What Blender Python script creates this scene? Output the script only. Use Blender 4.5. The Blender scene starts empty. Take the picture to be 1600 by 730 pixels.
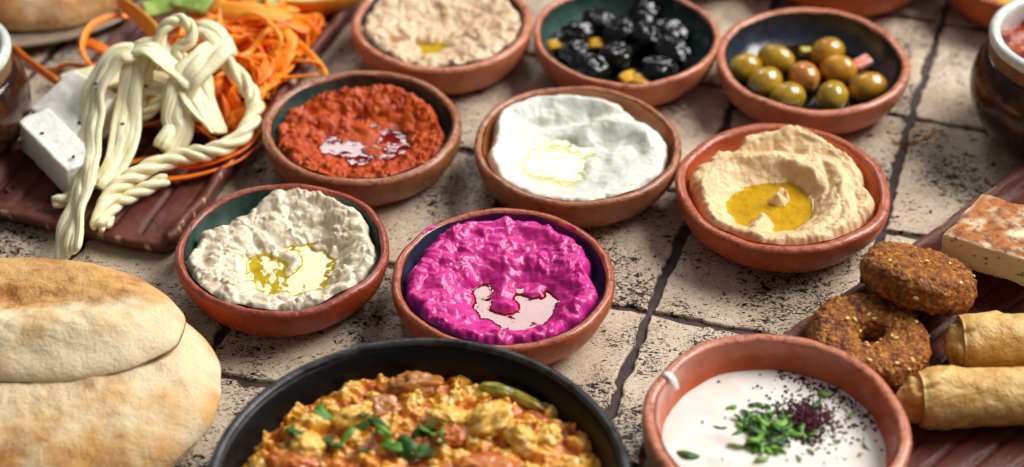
import bpy, bmesh, math, random
import numpy as np

S = 0.01                      # everything below is written in centimetres
R = math.radians
C = bpy.context.scene.collection
sc = bpy.context.scene

# ------------------------------------------------------------------ camera
cd = bpy.data.cameras.new('camera')
cam = bpy.data.objects.new('camera', cd)
C.objects.link(cam)
cam.location = (0, -99.53 * S, 78.6 * S)
cam.rotation_euler = (R(90 - 38.3), 0, 0)
cd.sensor_width = 36
cd.lens = 72
cd.clip_start = 0.01
cd.clip_end = 50
cd.dof.use_dof = True
cd.dof.focus_distance = 1.19
cd.dof.aperture_fstop = 3.8
cd.dof.aperture_blades = 9
sc.camera = cam

# ------------------------------------------------------------------ light
w = bpy.data.worlds.new('World')
sc.world = w
w.use_nodes = True
wn = w.node_tree
bg = wn.nodes['Background']
tc = wn.nodes.new('ShaderNodeTexCoord')
sx = wn.nodes.new('ShaderNodeSeparateXYZ')
rp = wn.nodes.new('ShaderNodeValToRGB')
wn.links.new(tc.outputs['Generated'], sx.inputs[0])
wn.links.new(sx.outputs['Z'], rp.inputs[0])
wn.links.new(rp.outputs[0], bg.inputs['Color'])
rp.color_ramp.elements[0].position = 0.0
rp.color_ramp.elements[0].color = (0.40, 0.385, 0.37, 1)
rp.color_ramp.elements[1].position = 1.0
rp.color_ramp.elements[1].color = (0.86, 0.90, 0.98, 1)
bg.inputs['Strength'].default_value = 0.25


def area(name, loc, target, sx_, sy_, power, col):
    d = bpy.data.lights.new(name, 'AREA')
    d.shape = 'RECTANGLE'
    d.size = sx_
    d.size_y = sy_
    d.energy = power
    d.color = col
    o = bpy.data.objects.new(name, d)
    C.objects.link(o)
    o.location = loc
    from mathutils import Vector
    o.rotation_euler = (Vector(target) - Vector(loc)).to_track_quat('-Z', 'Y').to_euler()
    return o


# bright opening behind the table (mirrored in the oil) and the wide soft daylight above it
area('window_light', (-0.31, 1.98, 1.66), (0, 0, 0), 0.27, 0.42, 5.6, (1.0, 0.985, 0.96))
area('window_light', (0.03, 1.98, 1.66), (0, 0, 0), 0.31, 0.42, 6.4, (1.0, 0.985, 0.96))
area('sky_light', (2.0, 0.85, 2.1), (0, 0, 0), 2.0, 1.5, 158, (1.0, 0.985, 0.965))
sc.view_settings.view_transform = 'Standard'
sc.view_settings.look = 'None'
sc.view_settings.exposure = -0.08
sc.view_settings.gamma = 1.0
sc.render.engine = 'CYCLES'
sc.cycles.use_denoising = True
sc.cycles.max_bounces = 8
sc.cycles.transparent_max_bounces = 12
sc.cycles.caustics_reflective = False
sc.cycles.caustics_refractive = False
sc.cycles.sample_clamp_indirect = 6.0

# ------------------------------------------------------------------ noise
_g = np.array([[1, 1, 0], [-1, 1, 0], [1, -1, 0], [-1, -1, 0], [1, 0, 1], [-1, 0, 1], [1, 0, -1], [-1, 0, -1],
               [0, 1, 1], [0, -1, 1], [0, 1, -1], [0, -1, -1], [1, 1, 0], [-1, 1, 0], [0, -1, 1], [0, -1, -1]], float)


def hsh(x, y, z, seed):
    h = (x.astype(np.int64) * 374761393 + y.astype(np.int64) * 668265263 + z.astype(np.int64) * 2147483647 + seed * 974711) & 0xffffffff
    h = ((h ^ (h >> 13)) * 1274126177) & 0xffffffff
    h = ((h ^ (h >> 16)) * 2246822519) & 0xffffffff
    return h ^ (h >> 15)


def perlin(x, y, z=0.0, seed=0):
    x, y, z = np.broadcast_arrays(np.asarray(x, float), np.asarray(y, float), np.asarray(z, float))
    x0, y0, z0 = np.floor(x), np.floor(y), np.floor(z)
    fx, fy, fz = x - x0, y - y0, z - z0
    u, v, t = [q * q * q * (q * (q * 6 - 15) + 10) for q in (fx, fy, fz)]
    out = 0
    for i in (0, 1):
        for j in (0, 1):
            for k in (0, 1):
                g = _g[hsh(x0 + i, y0 + j, z0 + k, seed) & 15]
                d = g[..., 0] * (fx - i) + g[..., 1] * (fy - j) + g[..., 2] * (fz - k)
                out = out + d * (u if i else 1 - u) * (v if j else 1 - v) * (t if k else 1 - t)
    return out


def fbm(x, y, z=0.0, o=4, seed=0, gain=0.5):
    s, a = 0, 1.0
    for i in range(o):
        s = s + a * perlin(np.asarray(x) * 2 ** i, np.asarray(y) * 2 ** i, np.asarray(z) * 2 ** i, seed + i * 17)
        a *= gain
    return s


def ridged(x, y, z=0.0, o=4, seed=0):
    s, a = 0, 1.0
    for i in range(o):
        s = s + a * (1 - np.abs(perlin(np.asarray(x) * 2 ** i, np.asarray(y) * 2 ** i, np.asarray(z) * 2 ** i, seed + i * 17)) * 2)
        a *= 0.5
    return s - 1


def worley(x, y, z=None, seed=0):
    """nearest-cell distance and a random value of that cell"""
    x, y = np.broadcast_arrays(np.asarray(x, float), np.asarray(y, float))
    three = z is not None
    z = np.broadcast_to(np.asarray(z if three else 0.0, float), x.shape)
    x0, y0, z0 = np.floor(x), np.floor(y), np.floor(z)
    best = np.full(x.shape, 9.0)
    val = np.zeros(x.shape)
    for i in (-1, 0, 1):
        for j in (-1, 0, 1):
            for k in ((-1, 0, 1) if three else (0,)):
                cx, cy, cz = x0 + i, y0 + j, z0 + k
                px = cx + (hsh(cx, cy, cz, seed) % 1000) / 1000
                py = cy + (hsh(cx, cy, cz, seed + 5) % 1000) / 1000
                pz = cz + (hsh(cx, cy, cz, seed + 9) % 1000) / 1000 if three else z
                d = np.sqrt((px - x) ** 2 + (py - y) ** 2 + (pz - z) ** 2)
                m = d < best
                best = np.where(m, d, best)
                val = np.where(m, (hsh(cx, cy, cz, seed + 21) % 1000) / 1000, val)
    return best, val


def lumps(x, y, seed=0, s=.5):
    """smooth random mounds, about one per unit cell"""
    x, y = np.broadcast_arrays(np.asarray(x, float), np.asarray(y, float))
    x0, y0 = np.floor(x), np.floor(y)
    out = 0
    for i in (-1, 0, 1):
        for j in (-1, 0, 1):
            cx, cy, cz = x0 + i, y0 + j, 0 * x0
            px = cx + .1 + .8 * (hsh(cx, cy, cz, seed) % 1000) / 1000
            py = cy + .1 + .8 * (hsh(cx, cy, cz, seed + 5) % 1000) / 1000
            h = (hsh(cx, cy, cz, seed + 21) % 1000) / 1000
            k = s * (.75 + .5 * ((hsh(cx, cy, cz, seed + 33) % 1000) / 1000))
            out = np.maximum(out, h * np.exp(-(((px - x) ** 2 + (py - y) ** 2) / k ** 2) ** 1.5))
    return out


def sstep(a, b, x):
    t = np.clip((x - a) / (b - a), 0, 1)
    return t * t * (3 - 2 * t)


def pdist(x, y, pts):
    """distance to a polyline and the position along it (0..1)"""
    best = np.full(np.shape(x), 99.0)
    al = np.zeros(np.shape(x))
    n = len(pts) - 1
    for i in range(n):
        (ax, ay), (bx, by) = pts[i], pts[i + 1]
        dx, dy = bx - ax, by - ay
        t = np.clip(((x - ax) * dx + (y - ay) * dy) / (dx * dx + dy * dy), 0, 1)
        d = np.hypot(x - ax - t * dx, y - ay - t * dy)
        m = d < best
        best = np.where(m, d, best)
        al = np.where(m, (i + t) / n, al)
    return best, al


def stroke(x, y, pts, width, height):
    d, a = pdist(x, y, spline(np.array(pts, float), 8))
    return height * np.exp(-(d / width) ** 2) * np.minimum(1, 4 * np.minimum(a, 1 - a) + 0.25)


def spline(P, k=8):
    P = np.asarray(P, float)
    n = len(P)
    Q = np.vstack([2 * P[0] - P[1], P, 2 * P[-1] - P[-2]])
    out = []
    for i in range(n - 1):
        a, b, c, d = Q[i:i + 4]
        for t in np.linspace(0, 1, k, endpoint=False):
            out.append(0.5 * (2 * b + (c - a) * t + (2 * a - 5 * b + 4 * c - d) * t * t + (3 * b - a - 3 * c + d) * t ** 3))
    out.append(P[-1])
    return np.array(out)


# ------------------------------------------------------------------ materials
def lin(r, g, b):
    f = lambda c: ((c / 255 + 0.055) / 1.055) ** 2.4 if c > 10 else c / 255 / 12.92
    return (f(r), f(g), f(b), 1)


def MAT(name, base, rough=0.5, var=(), bump=(), sss=0.0, sscale=0.4, srad=(1, .6, .4), coat=0.0, spec=0.5, metal=0.0,
        rvar=None, attr=None, crough=0.08, rnd=True):
    """var: (kind, scale per cm, colour, low, high); bump: (kind, scale per cm, depth in mm)"""
    m = bpy.data.materials.new(name)
    m.use_nodes = True
    nt = m.node_tree
    N, L = nt.nodes, nt.links
    b = N['Principled BSDF']
    co = N.new('ShaderNodeTexCoord')
    mp = N.new('ShaderNodeVectorMath')
    mp.operation = 'MULTIPLY_ADD'
    mp.inputs[1].default_value = (100, 100, 100)
    L.new(co.outputs['Object'], mp.inputs[0])
    if rnd:
        oi = N.new('ShaderNodeObjectInfo')
        sc_ = N.new('ShaderNodeMath')
        sc_.operation = 'MULTIPLY'
        sc_.inputs[1].default_value = 41.0
        L.new(oi.outputs['Random'], sc_.inputs[0])
        L.new(sc_.outputs[0], mp.inputs[2])
    vec = mp.outputs[0]

    def tex(kind, scale):
        if kind in ('voro', 'edge'):
            t = N.new('ShaderNodeTexVoronoi')
            t.inputs['Scale'].default_value = scale
            if kind == 'edge':
                t.feature = 'DISTANCE_TO_EDGE'
            L.new(vec, t.inputs['Vector'])
            return t.outputs['Distance']
        t = N.new('ShaderNodeTexNoise')
        t.inputs['Scale'].default_value = scale
        t.inputs['Detail'].default_value = 1 if kind == 'soft' else 5
        t.inputs['Roughness'].default_value = 0.6
        if kind == 'warp':
            t.inputs['Distortion'].default_value = 1.2
        L.new(vec, t.inputs['Vector'])
        return t.outputs['Fac']

    def ramp(sock, lo, hi):
        r = N.new('ShaderNodeMapRange')
        r.interpolation_type = 'SMOOTHSTEP'
        r.inputs['From Min'].default_value = lo
        r.inputs['From Max'].default_value = hi
        L.new(sock, r.inputs['Value'])
        return r.outputs['Result']
    cur = None
    if attr:
        a = N.new('ShaderNodeVertexColor')
        a.layer_name = attr
        cur = a.outputs['Color']
    for kind, s_, col, lo, hi in var:
        mx = N.new('ShaderNodeMix')
        mx.data_type = 'RGBA'
        if lo > hi:
            f = ramp(tex(kind, s_), hi, lo)
            iv = N.new('ShaderNodeMath')
            iv.operation = 'SUBTRACT'
            iv.inputs[0].default_value = 1
            L.new(f, iv.inputs[1])
            f = iv.outputs[0]
        else:
            f = ramp(tex(kind, s_), lo, hi)
        L.new(f, mx.inputs['Factor'])
        if cur is None:
            mx.inputs['A'].default_value = base
        else:
            L.new(cur, mx.inputs['A'])
        mx.inputs['B'].default_value = col
        cur = mx.outputs['Result']
    if cur is None:
        b.inputs['Base Color'].default_value = base
    else:
        L.new(cur, b.inputs['Base Color'])
    b.inputs['Roughness'].default_value = rough
    if rvar:
        kind, s_, r2, lo, hi = rvar
        mr = N.new('ShaderNodeMapRange')
        mr.inputs['From Min'].default_value = lo
        mr.inputs['From Max'].default_value = hi
        mr.inputs['To Min'].default_value = rough
        mr.inputs['To Max'].default_value = r2
        L.new(tex(kind, s_), mr.inputs['Value'])
        L.new(mr.outputs[0], b.inputs['Roughness'])
    prev = None
    for kind, s_, depth in bump:
        bp = N.new('ShaderNodeBump')
        bp.inputs['Strength'].default_value = 1.0
        bp.inputs['Distance'].default_value = abs(depth) * 0.001
        bp.invert = depth < 0
        L.new(tex(kind, s_), bp.inputs['Height'])
        if prev:
            L.new(prev, bp.inputs['Normal'])
        prev = bp.outputs['Normal']
    if prev:
        L.new(prev, b.inputs['Normal'])
    b.inputs['Specular IOR Level'].default_value = spec
    b.inputs['Metallic'].default_value = metal
    b.inputs['Subsurface Weight'].default_value = sss
    b.inputs['Subsurface Scale'].default_value = sscale * S
    b.inputs['Subsurface Radius'].default_value = srad
    b.inputs['Coat Weight'].default_value = coat
    b.inputs['Coat Roughness'].default_value = crough
    return m


def OIL(name, tint, rough=0.015, ior=1.47, wave=0.0):
    m = bpy.data.materials.new(name)
    m.use_nodes = True
    N, L = m.node_tree.nodes, m.node_tree.links
    N.remove(N['Principled BSDF'])
    t = N.new('ShaderNodeBsdfTransparent')
    t.inputs[0].default_value = tint
    g = N.new('ShaderNodeBsdfGlossy')
    g.inputs['Roughness'].default_value = rough
    fr = N.new('ShaderNodeFresnel')
    fr.inputs['IOR'].default_value = ior
    mx = N.new('ShaderNodeMixShader')
    ge = N.new('ShaderNodeNewGeometry')           # rays leaving the liquid pass (no false total reflection in a thin film)
    fm = N.new('ShaderNodeMath')
    fm.operation = 'SUBTRACT'
    fm.use_clamp = True
    L.new(fr.outputs[0], fm.inputs[0])
    L.new(ge.outputs['Backfacing'], fm.inputs[1])
    L.new(fm.outputs[0], mx.inputs[0])
    L.new(t.outputs[0], mx.inputs[1])
    L.new(g.outputs[0], mx.inputs[2])
    if wave:
        co = N.new('ShaderNodeTexCoord')
        n = N.new('ShaderNodeTexNoise')
        n.inputs['Scale'].default_value = 60
        n.inputs['Detail'].default_value = 1
        bp = N.new('ShaderNodeBump')
        bp.inputs['Distance'].default_value = wave * 0.001
        L.new(co.outputs['Object'], n.inputs['Vector'])
        L.new(n.outputs['Fac'], bp.inputs['Height'])
        L.new(bp.outputs[0], g.inputs['Normal'])
        L.new(bp.outputs[0], fr.inputs['Normal'])
    L.new(mx.outputs[0], N['Material Output'].inputs['Surface'])
    return m


def tile_material():
    m = bpy.data.materials.new('pitted_tile')
    m.use_nodes = True
    N, L = m.node_tree.nodes, m.node_tree.links
    b = N['Principled BSDF']
    co = N.new('ShaderNodeTexCoord')
    oi = N.new('ShaderNodeObjectInfo')
    k = N.new('ShaderNodeMath')
    k.operation = 'MULTIPLY'
    k.inputs[1].default_value = 63.0
    L.new(oi.outputs['Random'], k.inputs[0])
    v = N.new('ShaderNodeVectorMath')
    v.operation = 'MULTIPLY_ADD'
    v.inputs[1].default_value = (100, 100, 100)
    L.new(co.outputs['Object'], v.inputs[0])
    L.new(k.outputs[0], v.inputs[2])

    def noise(s, d=3, r=0.55, dist=0.0, sy=1.0, rot=0.0):
        t = N.new('ShaderNodeTexNoise')
        t.inputs['Scale'].default_value = s
        t.inputs['Detail'].default_value = d
        t.inputs['Roughness'].default_value = r
        t.inputs['Distortion'].default_value = dist
        mp = N.new('ShaderNodeMapping')
        mp.inputs['Scale'].default_value = (1, sy, 1)
        mp.inputs['Rotation'].default_value = (0, 0, rot)
        L.new(v.outputs[0], mp.inputs['Vector'])
        L.new(mp.outputs[0], t.inputs['Vector'])
        return t.outputs['Fac']

    def rng(s, a, b_, c=0.0, d=1.0):
        r = N.new('ShaderNodeMapRange')
        r.interpolation_type = 'SMOOTHSTEP'
        for nm, q in zip(('From Min', 'From Max', 'To Min', 'To Max'), (a, b_, c, d)):
            r.inputs[nm].default_value = q
        L.new(s, r.inputs['Value'])
        return r.outputs['Result']

    def math_(op, a, c):
        q = N.new('ShaderNodeMath')
        q.operation = op
        for i, s in enumerate((a, c)):
            if isinstance(s, float):
                q.inputs[i].default_value = s
            else:
                L.new(s, q.inputs[i])
        return q.outputs[0]

    def mixc(f, a, c):
        q = N.new('ShaderNodeMix')
        q.data_type = 'RGBA'
        L.new(f, q.inputs['Factor'])
        for nm, s in (('A', a), ('B', c)):
            if isinstance(s, tuple):
                q.inputs[nm].default_value = s
            else:
                L.new(s, q.inputs[nm])
        return q.outputs['Result']
    dens = noise(0.22, 2)                                  # where pits crowd together
    p1 = math_('ADD', noise(5.2, 3, 0.6, 0.6, 1.9, 0.5), rng(dens, 0.3, 0.7, -0.075, 0.05))
    p2 = math_('ADD', noise(1.9, 3, 0.62, 1.0, 1.5, -0.4), rng(dens, 0.3, 0.7, -0.06, 0.05))
    p3 = noise(12.0, 2, 0.5, 0.3, 1.3, 0.2)
    m1 = rng(p1, 0.572, 0.595)
    m2 = rng(p2, 0.592, 0.612)
    m3 = math_('MULTIPLY', rng(p3, 0.625, 0.665), rng(dens, 0.36, 0.6, 0.25, 1.0))
    pit = math_('MAXIMUM', math_('MAXIMUM', m1, m2), m3)
    base = mixc(rng(noise(0.35, 4), 0.35, 0.7), lin(216, 198, 174), lin(196, 174, 148))
    base = mixc(rng(noise(2.6, 4), 0.5, 0.75, 0, 0.55), base, lin(236, 220, 198))
    tone = mixc(rng(oi.outputs['Random'], 0.0, 1.0, 0.0, 0.30), base, lin(190, 168, 144))
    dark = mixc(noise(2.2), lin(22, 16, 16), lin(58, 42, 38))
    col = mixc(pit, tone, dark)
    b.inputs['Specular IOR Level'].default_value = 0.25
    L.new(col, b.inputs['Base Color'])
    L.new(rng(noise(1.3), 0.3, 0.7, 0.34, 0.55), b.inputs['Roughness'])
    b1 = N.new('ShaderNodeBump')
    b1.inputs['Distance'].default_value = 0.0009
    b1.invert = True
    L.new(pit, b1.inputs['Height'])
    b2 = N.new('ShaderNodeBump')
    b2.inputs['Distance'].default_value = 0.0006
    L.new(noise(3.0, 5), b2.inputs['Height'])
    L.new(b1.outputs[0], b2.inputs['Normal'])
    L.new(b2.outputs[0], b.inputs['Normal'])
    return m


# ------------------------------------------------------------------ mesh helpers
def tag(o, label, cat, group=None, kind=None):
    o['label'] = label
    o['category'] = cat
    if group:
        o['group'] = group
    if kind:
        o['kind'] = kind
    return o


def empty(name, loc, rz=0.0):
    o = bpy.data.objects.new(name, None)
    o.empty_display_size = 0.02
    C.objects.link(o)
    o.location = [q * S for q in loc]
    o.rotation_euler = (0, 0, rz)
    return o


def make_mesh(name, V, F, smooth=True, colors=None):
    me = bpy.data.meshes.new(name)
    V = np.asarray(V, float) * S
    me.from_pydata(V.tolist(), [], F if isinstance(F, list) else np.asarray(F).tolist())
    if colors is not None:
        ca = me.color_attributes.new('tone', 'FLOAT_COLOR', 'POINT')
        ca.data.foreach_set('color', np.asarray(colors, np.float32).ravel())
    if smooth:
        me.polygons.foreach_set('use_smooth', [True] * len(me.polygons))
    me.update()
    return me


def obj(name, V, F, mat, parent=None, loc=None, rot=None, smooth=True, colors=None, fix=False):
    me = V if isinstance(V, bpy.types.Mesh) else make_mesh(name, V, F, smooth, colors)
    if fix:
        bm = bmesh.new()
        bm.from_mesh(me)
        bmesh.ops.remove_doubles(bm, verts=bm.verts, dist=1e-6)
        bmesh.ops.recalc_face_normals(bm, faces=bm.faces)
        bm.to_mesh(me)
        bm.free()
    if mat and not me.materials:
        me.materials.append(mat)
    o = bpy.data.objects.new(name, me)
    C.objects.link(o)
    if parent:
        o.parent = parent
    if loc is not None:
        o.location = [q * S for q in loc]
    if rot is not None:
        o.rotation_euler = rot
    return o


def gridfaces(nu, nv, wrap_u=False, wrap_v=False):
    """vertex index = i*nv + j"""
    i = np.arange(nu if wrap_u else nu - 1)
    j = np.arange(nv if wrap_v else nv - 1)
    I, J = np.meshgrid(i, j, indexing='ij')
    I2, J2 = (I + 1) % nu, (J + 1) % nv
    return np.stack([I * nv + J, I2 * nv + J, I2 * nv + J2, I * nv + J2], -1).reshape(-1, 4)


def lathe(profile, n=96, wob=0.0, seed=0, zw=0.0):
    """profile from bottom to top; returns V, F.  wob: radial wobble in cm, zw: height wobble"""
    P = np.array(profile, float)
    th = np.linspace(0, 2 * math.pi, n, endpoint=False)
    r, z = P[:, 0][:, None], P[:, 1][:, None]
    cx, sy = np.cos(th)[None], np.sin(th)[None]
    rr = r + wob * fbm(cx * 1.3 + seed * 7.1, sy * 1.3, z * 0.25, 3, seed) * np.minimum(1, r / 1.0)
    zz = z + zw * fbm(cx * 1.5 + seed * 3.3, sy * 1.5, 0 * r, 3, seed + 4) * np.clip(z / max(P[:, 1].max(), .01), 0, 1) ** 2
    V = np.stack([rr * cx, rr * sy, zz + 0 * cx], -1).reshape(-1, 3)
    F = gridfaces(len(P), n, False, True)[:, ::-1].tolist()
    if P[0, 0] < 0.02:
        pass
    return V, F


def sweep(path, sec, cap=True):
    """path Nx3 (cm); sec(i, s) -> Mx2 cross-section; parallel-transport frames"""
    P = np.asarray(path, float)
    n = len(P)
    T = np.gradient(P, axis=0)
    T /= np.linalg.norm(T, axis=1)[:, None] + 1e-9
    up = np.array([0, 0, 1.0])
    if abs(T[0] @ up) > 0.9:
        up = np.array([0, 1.0, 0])
    a = up - T[0] * (T[0] @ up)
    a /= np.linalg.norm(a)
    L = np.concatenate([[0], np.cumsum(np.linalg.norm(np.diff(P, axis=0), axis=1))])
    rings = []
    for i in range(n):
        a = a - T[i] * (a @ T[i])
        a /= np.linalg.norm(a)
        b = np.cross(T[i], a)
        q = sec(i / (n - 1), L[i])
        rings.append(P[i] + q[:, :1] * b + q[:, 1:2] * a)
    m = len(rings[0])
    V = np.vstack(rings)
    F = gridfaces(n, m, False, True).tolist()
    if cap:
        F.append(list(range(m))[::-1] if False else list(range(m)))
        F.append(list(range((n - 1) * m, n * m))[::-1])
    return V, F


def resample(P, step):
    P = spline(P, 14)
    L = np.concatenate([[0], np.cumsum(np.linalg.norm(np.diff(P, axis=0), axis=1))])
    n = max(6, int(L[-1] / step))
    t = np.linspace(0, L[-1], n)
    return np.stack([np.interp(t, L, P[:, k]) for k in range(3)], -1)


def ball(rx, ry, rz, nu=28, nv=40):
    u = np.linspace(0.0, math.pi, nu)
    v = np.linspace(0, 2 * math.pi, nv, endpoint=False)
    U, W = np.meshgrid(u, v, indexing='ij')
    D = np.stack([np.sin(U) * np.cos(W), np.sin(U) * np.sin(W), -np.cos(U)], -1).reshape(-1, 3)
    return D * np.array([rx, ry, rz]), gridfaces(nu, nv, False, True)[:, ::-1].tolist(), D


def rbox(hx, hy, hz, r, n=14):
    g = np.linspace(-1, 1, n)
    A, B = np.meshgrid(g, g, indexing='ij')
    V, F, k = [], [], 0
    for ax in range(3):
        for s in (-1, 1):
            q = np.zeros((n * n, 3))
            q[:, ax] = s
            q[:, (ax + 1) % 3] = A.ravel()
            q[:, (ax + 2) % 3] = B.ravel()
            V.append(q)
            f = gridfaces(n, n) + k
            F += (f if s > 0 else f[:, ::-1]).tolist()
            k += n * n
    V = np.vstack(V) * np.array([hx, hy, hz])
    h = np.array([hx, hy, hz]) - r
    q = np.clip(V, -h, h)
    d = V - q
    ln = np.linalg.norm(d, axis=1)[:, None]
    return np.where(ln > 1e-6, q + r * d / np.maximum(ln, 1e-6), V), F


def rot3(V, rx=0, ry=0, rz=0):
    for ax, a in ((0, rx), (1, ry), (2, rz)):
        c, s = math.cos(a), math.sin(a)
        M = np.eye(3)
        i, j = (ax + 1) % 3, (ax + 2) % 3
        M[i, i], M[i, j], M[j, i], M[j, j] = c, -s, s, c
        V = V @ M.T
    return V


def height_object(name, fn, half, N, mat, parent=None, loc=None, keep=None, colorfn=None):
    g = np.linspace(-half, half, N)
    X, Y = np.meshgrid(g, g, indexing='ij')
    Z = fn(X, Y)
    F = gridfaces(N, N)
    if keep is not None:
        K = keep(X, Y, Z).ravel()
        F = F[K[F].any(axis=1)]
    used = np.zeros(N * N, bool)
    used[F.ravel()] = True
    idx = np.cumsum(used) - 1
    V = np.stack([X, Y, Z], -1).reshape(-1, 3)[used]
    cols = colorfn(X, Y, Z).reshape(-1, 4)[used] if colorfn else None
    return obj(name, V, idx[F], mat, parent, loc, colors=cols)


# ------------------------------------------------------------------ table of pitted tiles
UX, UY = math.cos(R(-17.5)), math.sin(R(-17.5))          # tile axes
m_grout = MAT('grout', lin(74, 58, 54), 0.75, [('noise', 1.2, lin(52, 40, 40), 0.35, 0.65), ('noise', 6, lin(96, 78, 70), 0.62, 0.75)],
              [('noise', 4, 1.2), ('noise', 14, 0.5)])
m_tile = tile_material()
gv, gf = [], []
N = 60
gx = np.linspace(-64, 64, N)
X, Y = np.meshgrid(gx, gx * 0.9 + 6, indexing='ij')
table = obj('table_top', np.stack([X, Y, -0.22 + 0.06 * fbm(X * .3, Y * .3)], -1).reshape(-1, 3), gridfaces(N, N), m_grout)
table['kind'] = 'structure'
table['label'] = 'table top of pitted beige tiles with dark grout'
rng = np.random.default_rng(4)
us = 10.1 + 11.7 * np.arange(-6, 6)
vs = -4.9 + 12.35 * np.arange(-4, 6)
ju = rng.uniform(-.25, .25, (len(us), len(vs)))
jv = rng.uniform(-.3, .3, (len(us), len(vs)))


def tile_mesh(cs, seed):
    ring = []
    for a in range(4):
        p, q = np.array(cs[a]), np.array(cs[(a + 1) % 4])
        for t in np.linspace(0, 1, 26, endpoint=False):
            ring.append(p + (q - p) * t)
    ring = np.array(ring)
    c = ring.mean(0)
    d = ring - c
    ln = np.linalg.norm(d, axis=1)[:, None]
    # rounded corners and a worn, uneven edge
    k = np.maximum(np.abs(d[:, 0]) / np.abs(d[:, 0]).max(), 0), np.abs(d[:, 1]) / np.abs(d[:, 1]).max()
    corner = np.clip(k[0] + k[1] - 1.88, 0, 1)
    off = -0.34 + 0.20 * fbm(ring[:, 0] * .45, ring[:, 1] * .45, seed, 2, seed) + 0.26 * fbm(ring[:, 0] * 1.9, ring[:, 1] * 1.9, seed, 3, seed + 3) - corner * 2.4
    off = off - 0.55 * np.clip(fbm(ring[:, 0] * .7, ring[:, 1] * .7, seed + 9, 2, 3) - 0.42, 0, 1) * 2
    top = c + d * (1 + off[:, None] / ln)
    n = len(top)
    ins = lambda e: c + (top - c) * (1 - e / ln)
    rings = [(ins(-0.06), -0.5), (ins(-0.02), -0.10), (ins(0.03), -0.035), (ins(0.12), 0.0)]
    V = np.vstack([np.column_stack([p, np.full(n, z)]) for p, z in rings])
    F = gridfaces(len(rings), n, False, True)[:, ::-1].tolist()
    F.append(list(range((len(rings) - 1) * n, len(rings) * n)))
    return V, F


for i in range(len(us) - 1):
    for j in range(len(vs) - 1):
        cs = []
        for a, b in ((i, j), (i + 1, j), (i + 1, j + 1), (i, j + 1)):
            u, v = us[a] + ju[a, b], vs[b] + jv[a, b]
            cs.append((u * UX - v * UY, u * UY + v * UX))
        cx, cy = np.mean(cs, 0)
        if abs(cx) > 54 or cy > 56 or cy < -46:
            continue
        V, F = tile_mesh([(p[0] - cx, p[1] - cy) for p in cs], i * 31 + j * 7 + 1)
        obj('tile', V, F, m_tile, table, (cx, cy, rng.uniform(-.02, .02)), smooth=False)

# ------------------------------------------------------------------ bowls
def clay(name, a, b, rough=0.45, wet=0.2):
    return MAT(name, a, rough, [('noise', 0.5, b, 0.4, 0.65), ('noise', 9, lin(120, 62, 40), 0.60, 0.72), ('noise', 3, lin(206, 130, 86), 0.66, 0.8)],
               [('noise', 3.5, 0.5), ('noise', 18, 0.16)], rvar=('noise', 1.6, wet, 0.4, 0.62), coat=0.04, crough=0.2, spec=.25)


m_clay_orange = clay('clay_orange', lin(184, 90, 44), lin(160, 72, 32))
m_clay_red = clay('clay_red', lin(164, 66, 30), lin(140, 52, 24), 0.42, 0.15)
m_clay_brown = clay('clay_brown', lin(160, 102, 64), lin(134, 80, 48), 0.45)
m_clay_pale = clay('clay_pale', lin(198, 122, 88), lin(176, 100, 68), 0.45)


RIM = {}
for m_, a_, b_ in ((m_clay_orange, lin(176, 84, 44), lin(132, 54, 26)), (m_clay_red, lin(156, 60, 32), lin(112, 40, 22)), (m_clay_brown, lin(170, 102, 62), lin(112, 58, 34)), (m_clay_pale, lin(200, 120, 84), lin(156, 78, 46))):
    RIM[m_.name] = MAT('rim_' + m_.name, a_, .34, [('noise', 2.2, b_, .5, .66), ('noise', 11, lin(96, 48, 32), .66, .76)], [('noise', 3.2, .9), ('noise', 12, .35)], rvar=('noise', 2.5, .12, .42, .58), coat=.45, crough=.14)


def glaze(name, c, c2):
    return MAT(name, c, 0.16, [('noise', 0.7, c2, 0.4, 0.7), ('noise', 11, lin(150, 120, 80), 0.70, 0.76)], [('noise', 1.5, 0.5), ('noise', 8, 0.12)], coat=0.25)


m_glaze_green = glaze('glaze_green', lin(58, 84, 76), lin(40, 62, 58))
m_glaze_blue = glaze('glaze_blue', lin(58, 68, 92), lin(42, 48, 66))
m_glaze_dark = glaze('glaze_dark', lin(46, 52, 62), lin(34, 38, 48))
m_glaze_brown = glaze('glaze_brown', lin(170, 104, 60), lin(140, 80, 44))
m_glaze_terra = glaze('glaze_terracotta', lin(190, 94, 58), lin(170, 78, 46))


def inner_r(a, Rr, th, rb):
    return rb - 0.3 + (Rr - th - rb + 0.3) * np.sin(a)


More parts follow.
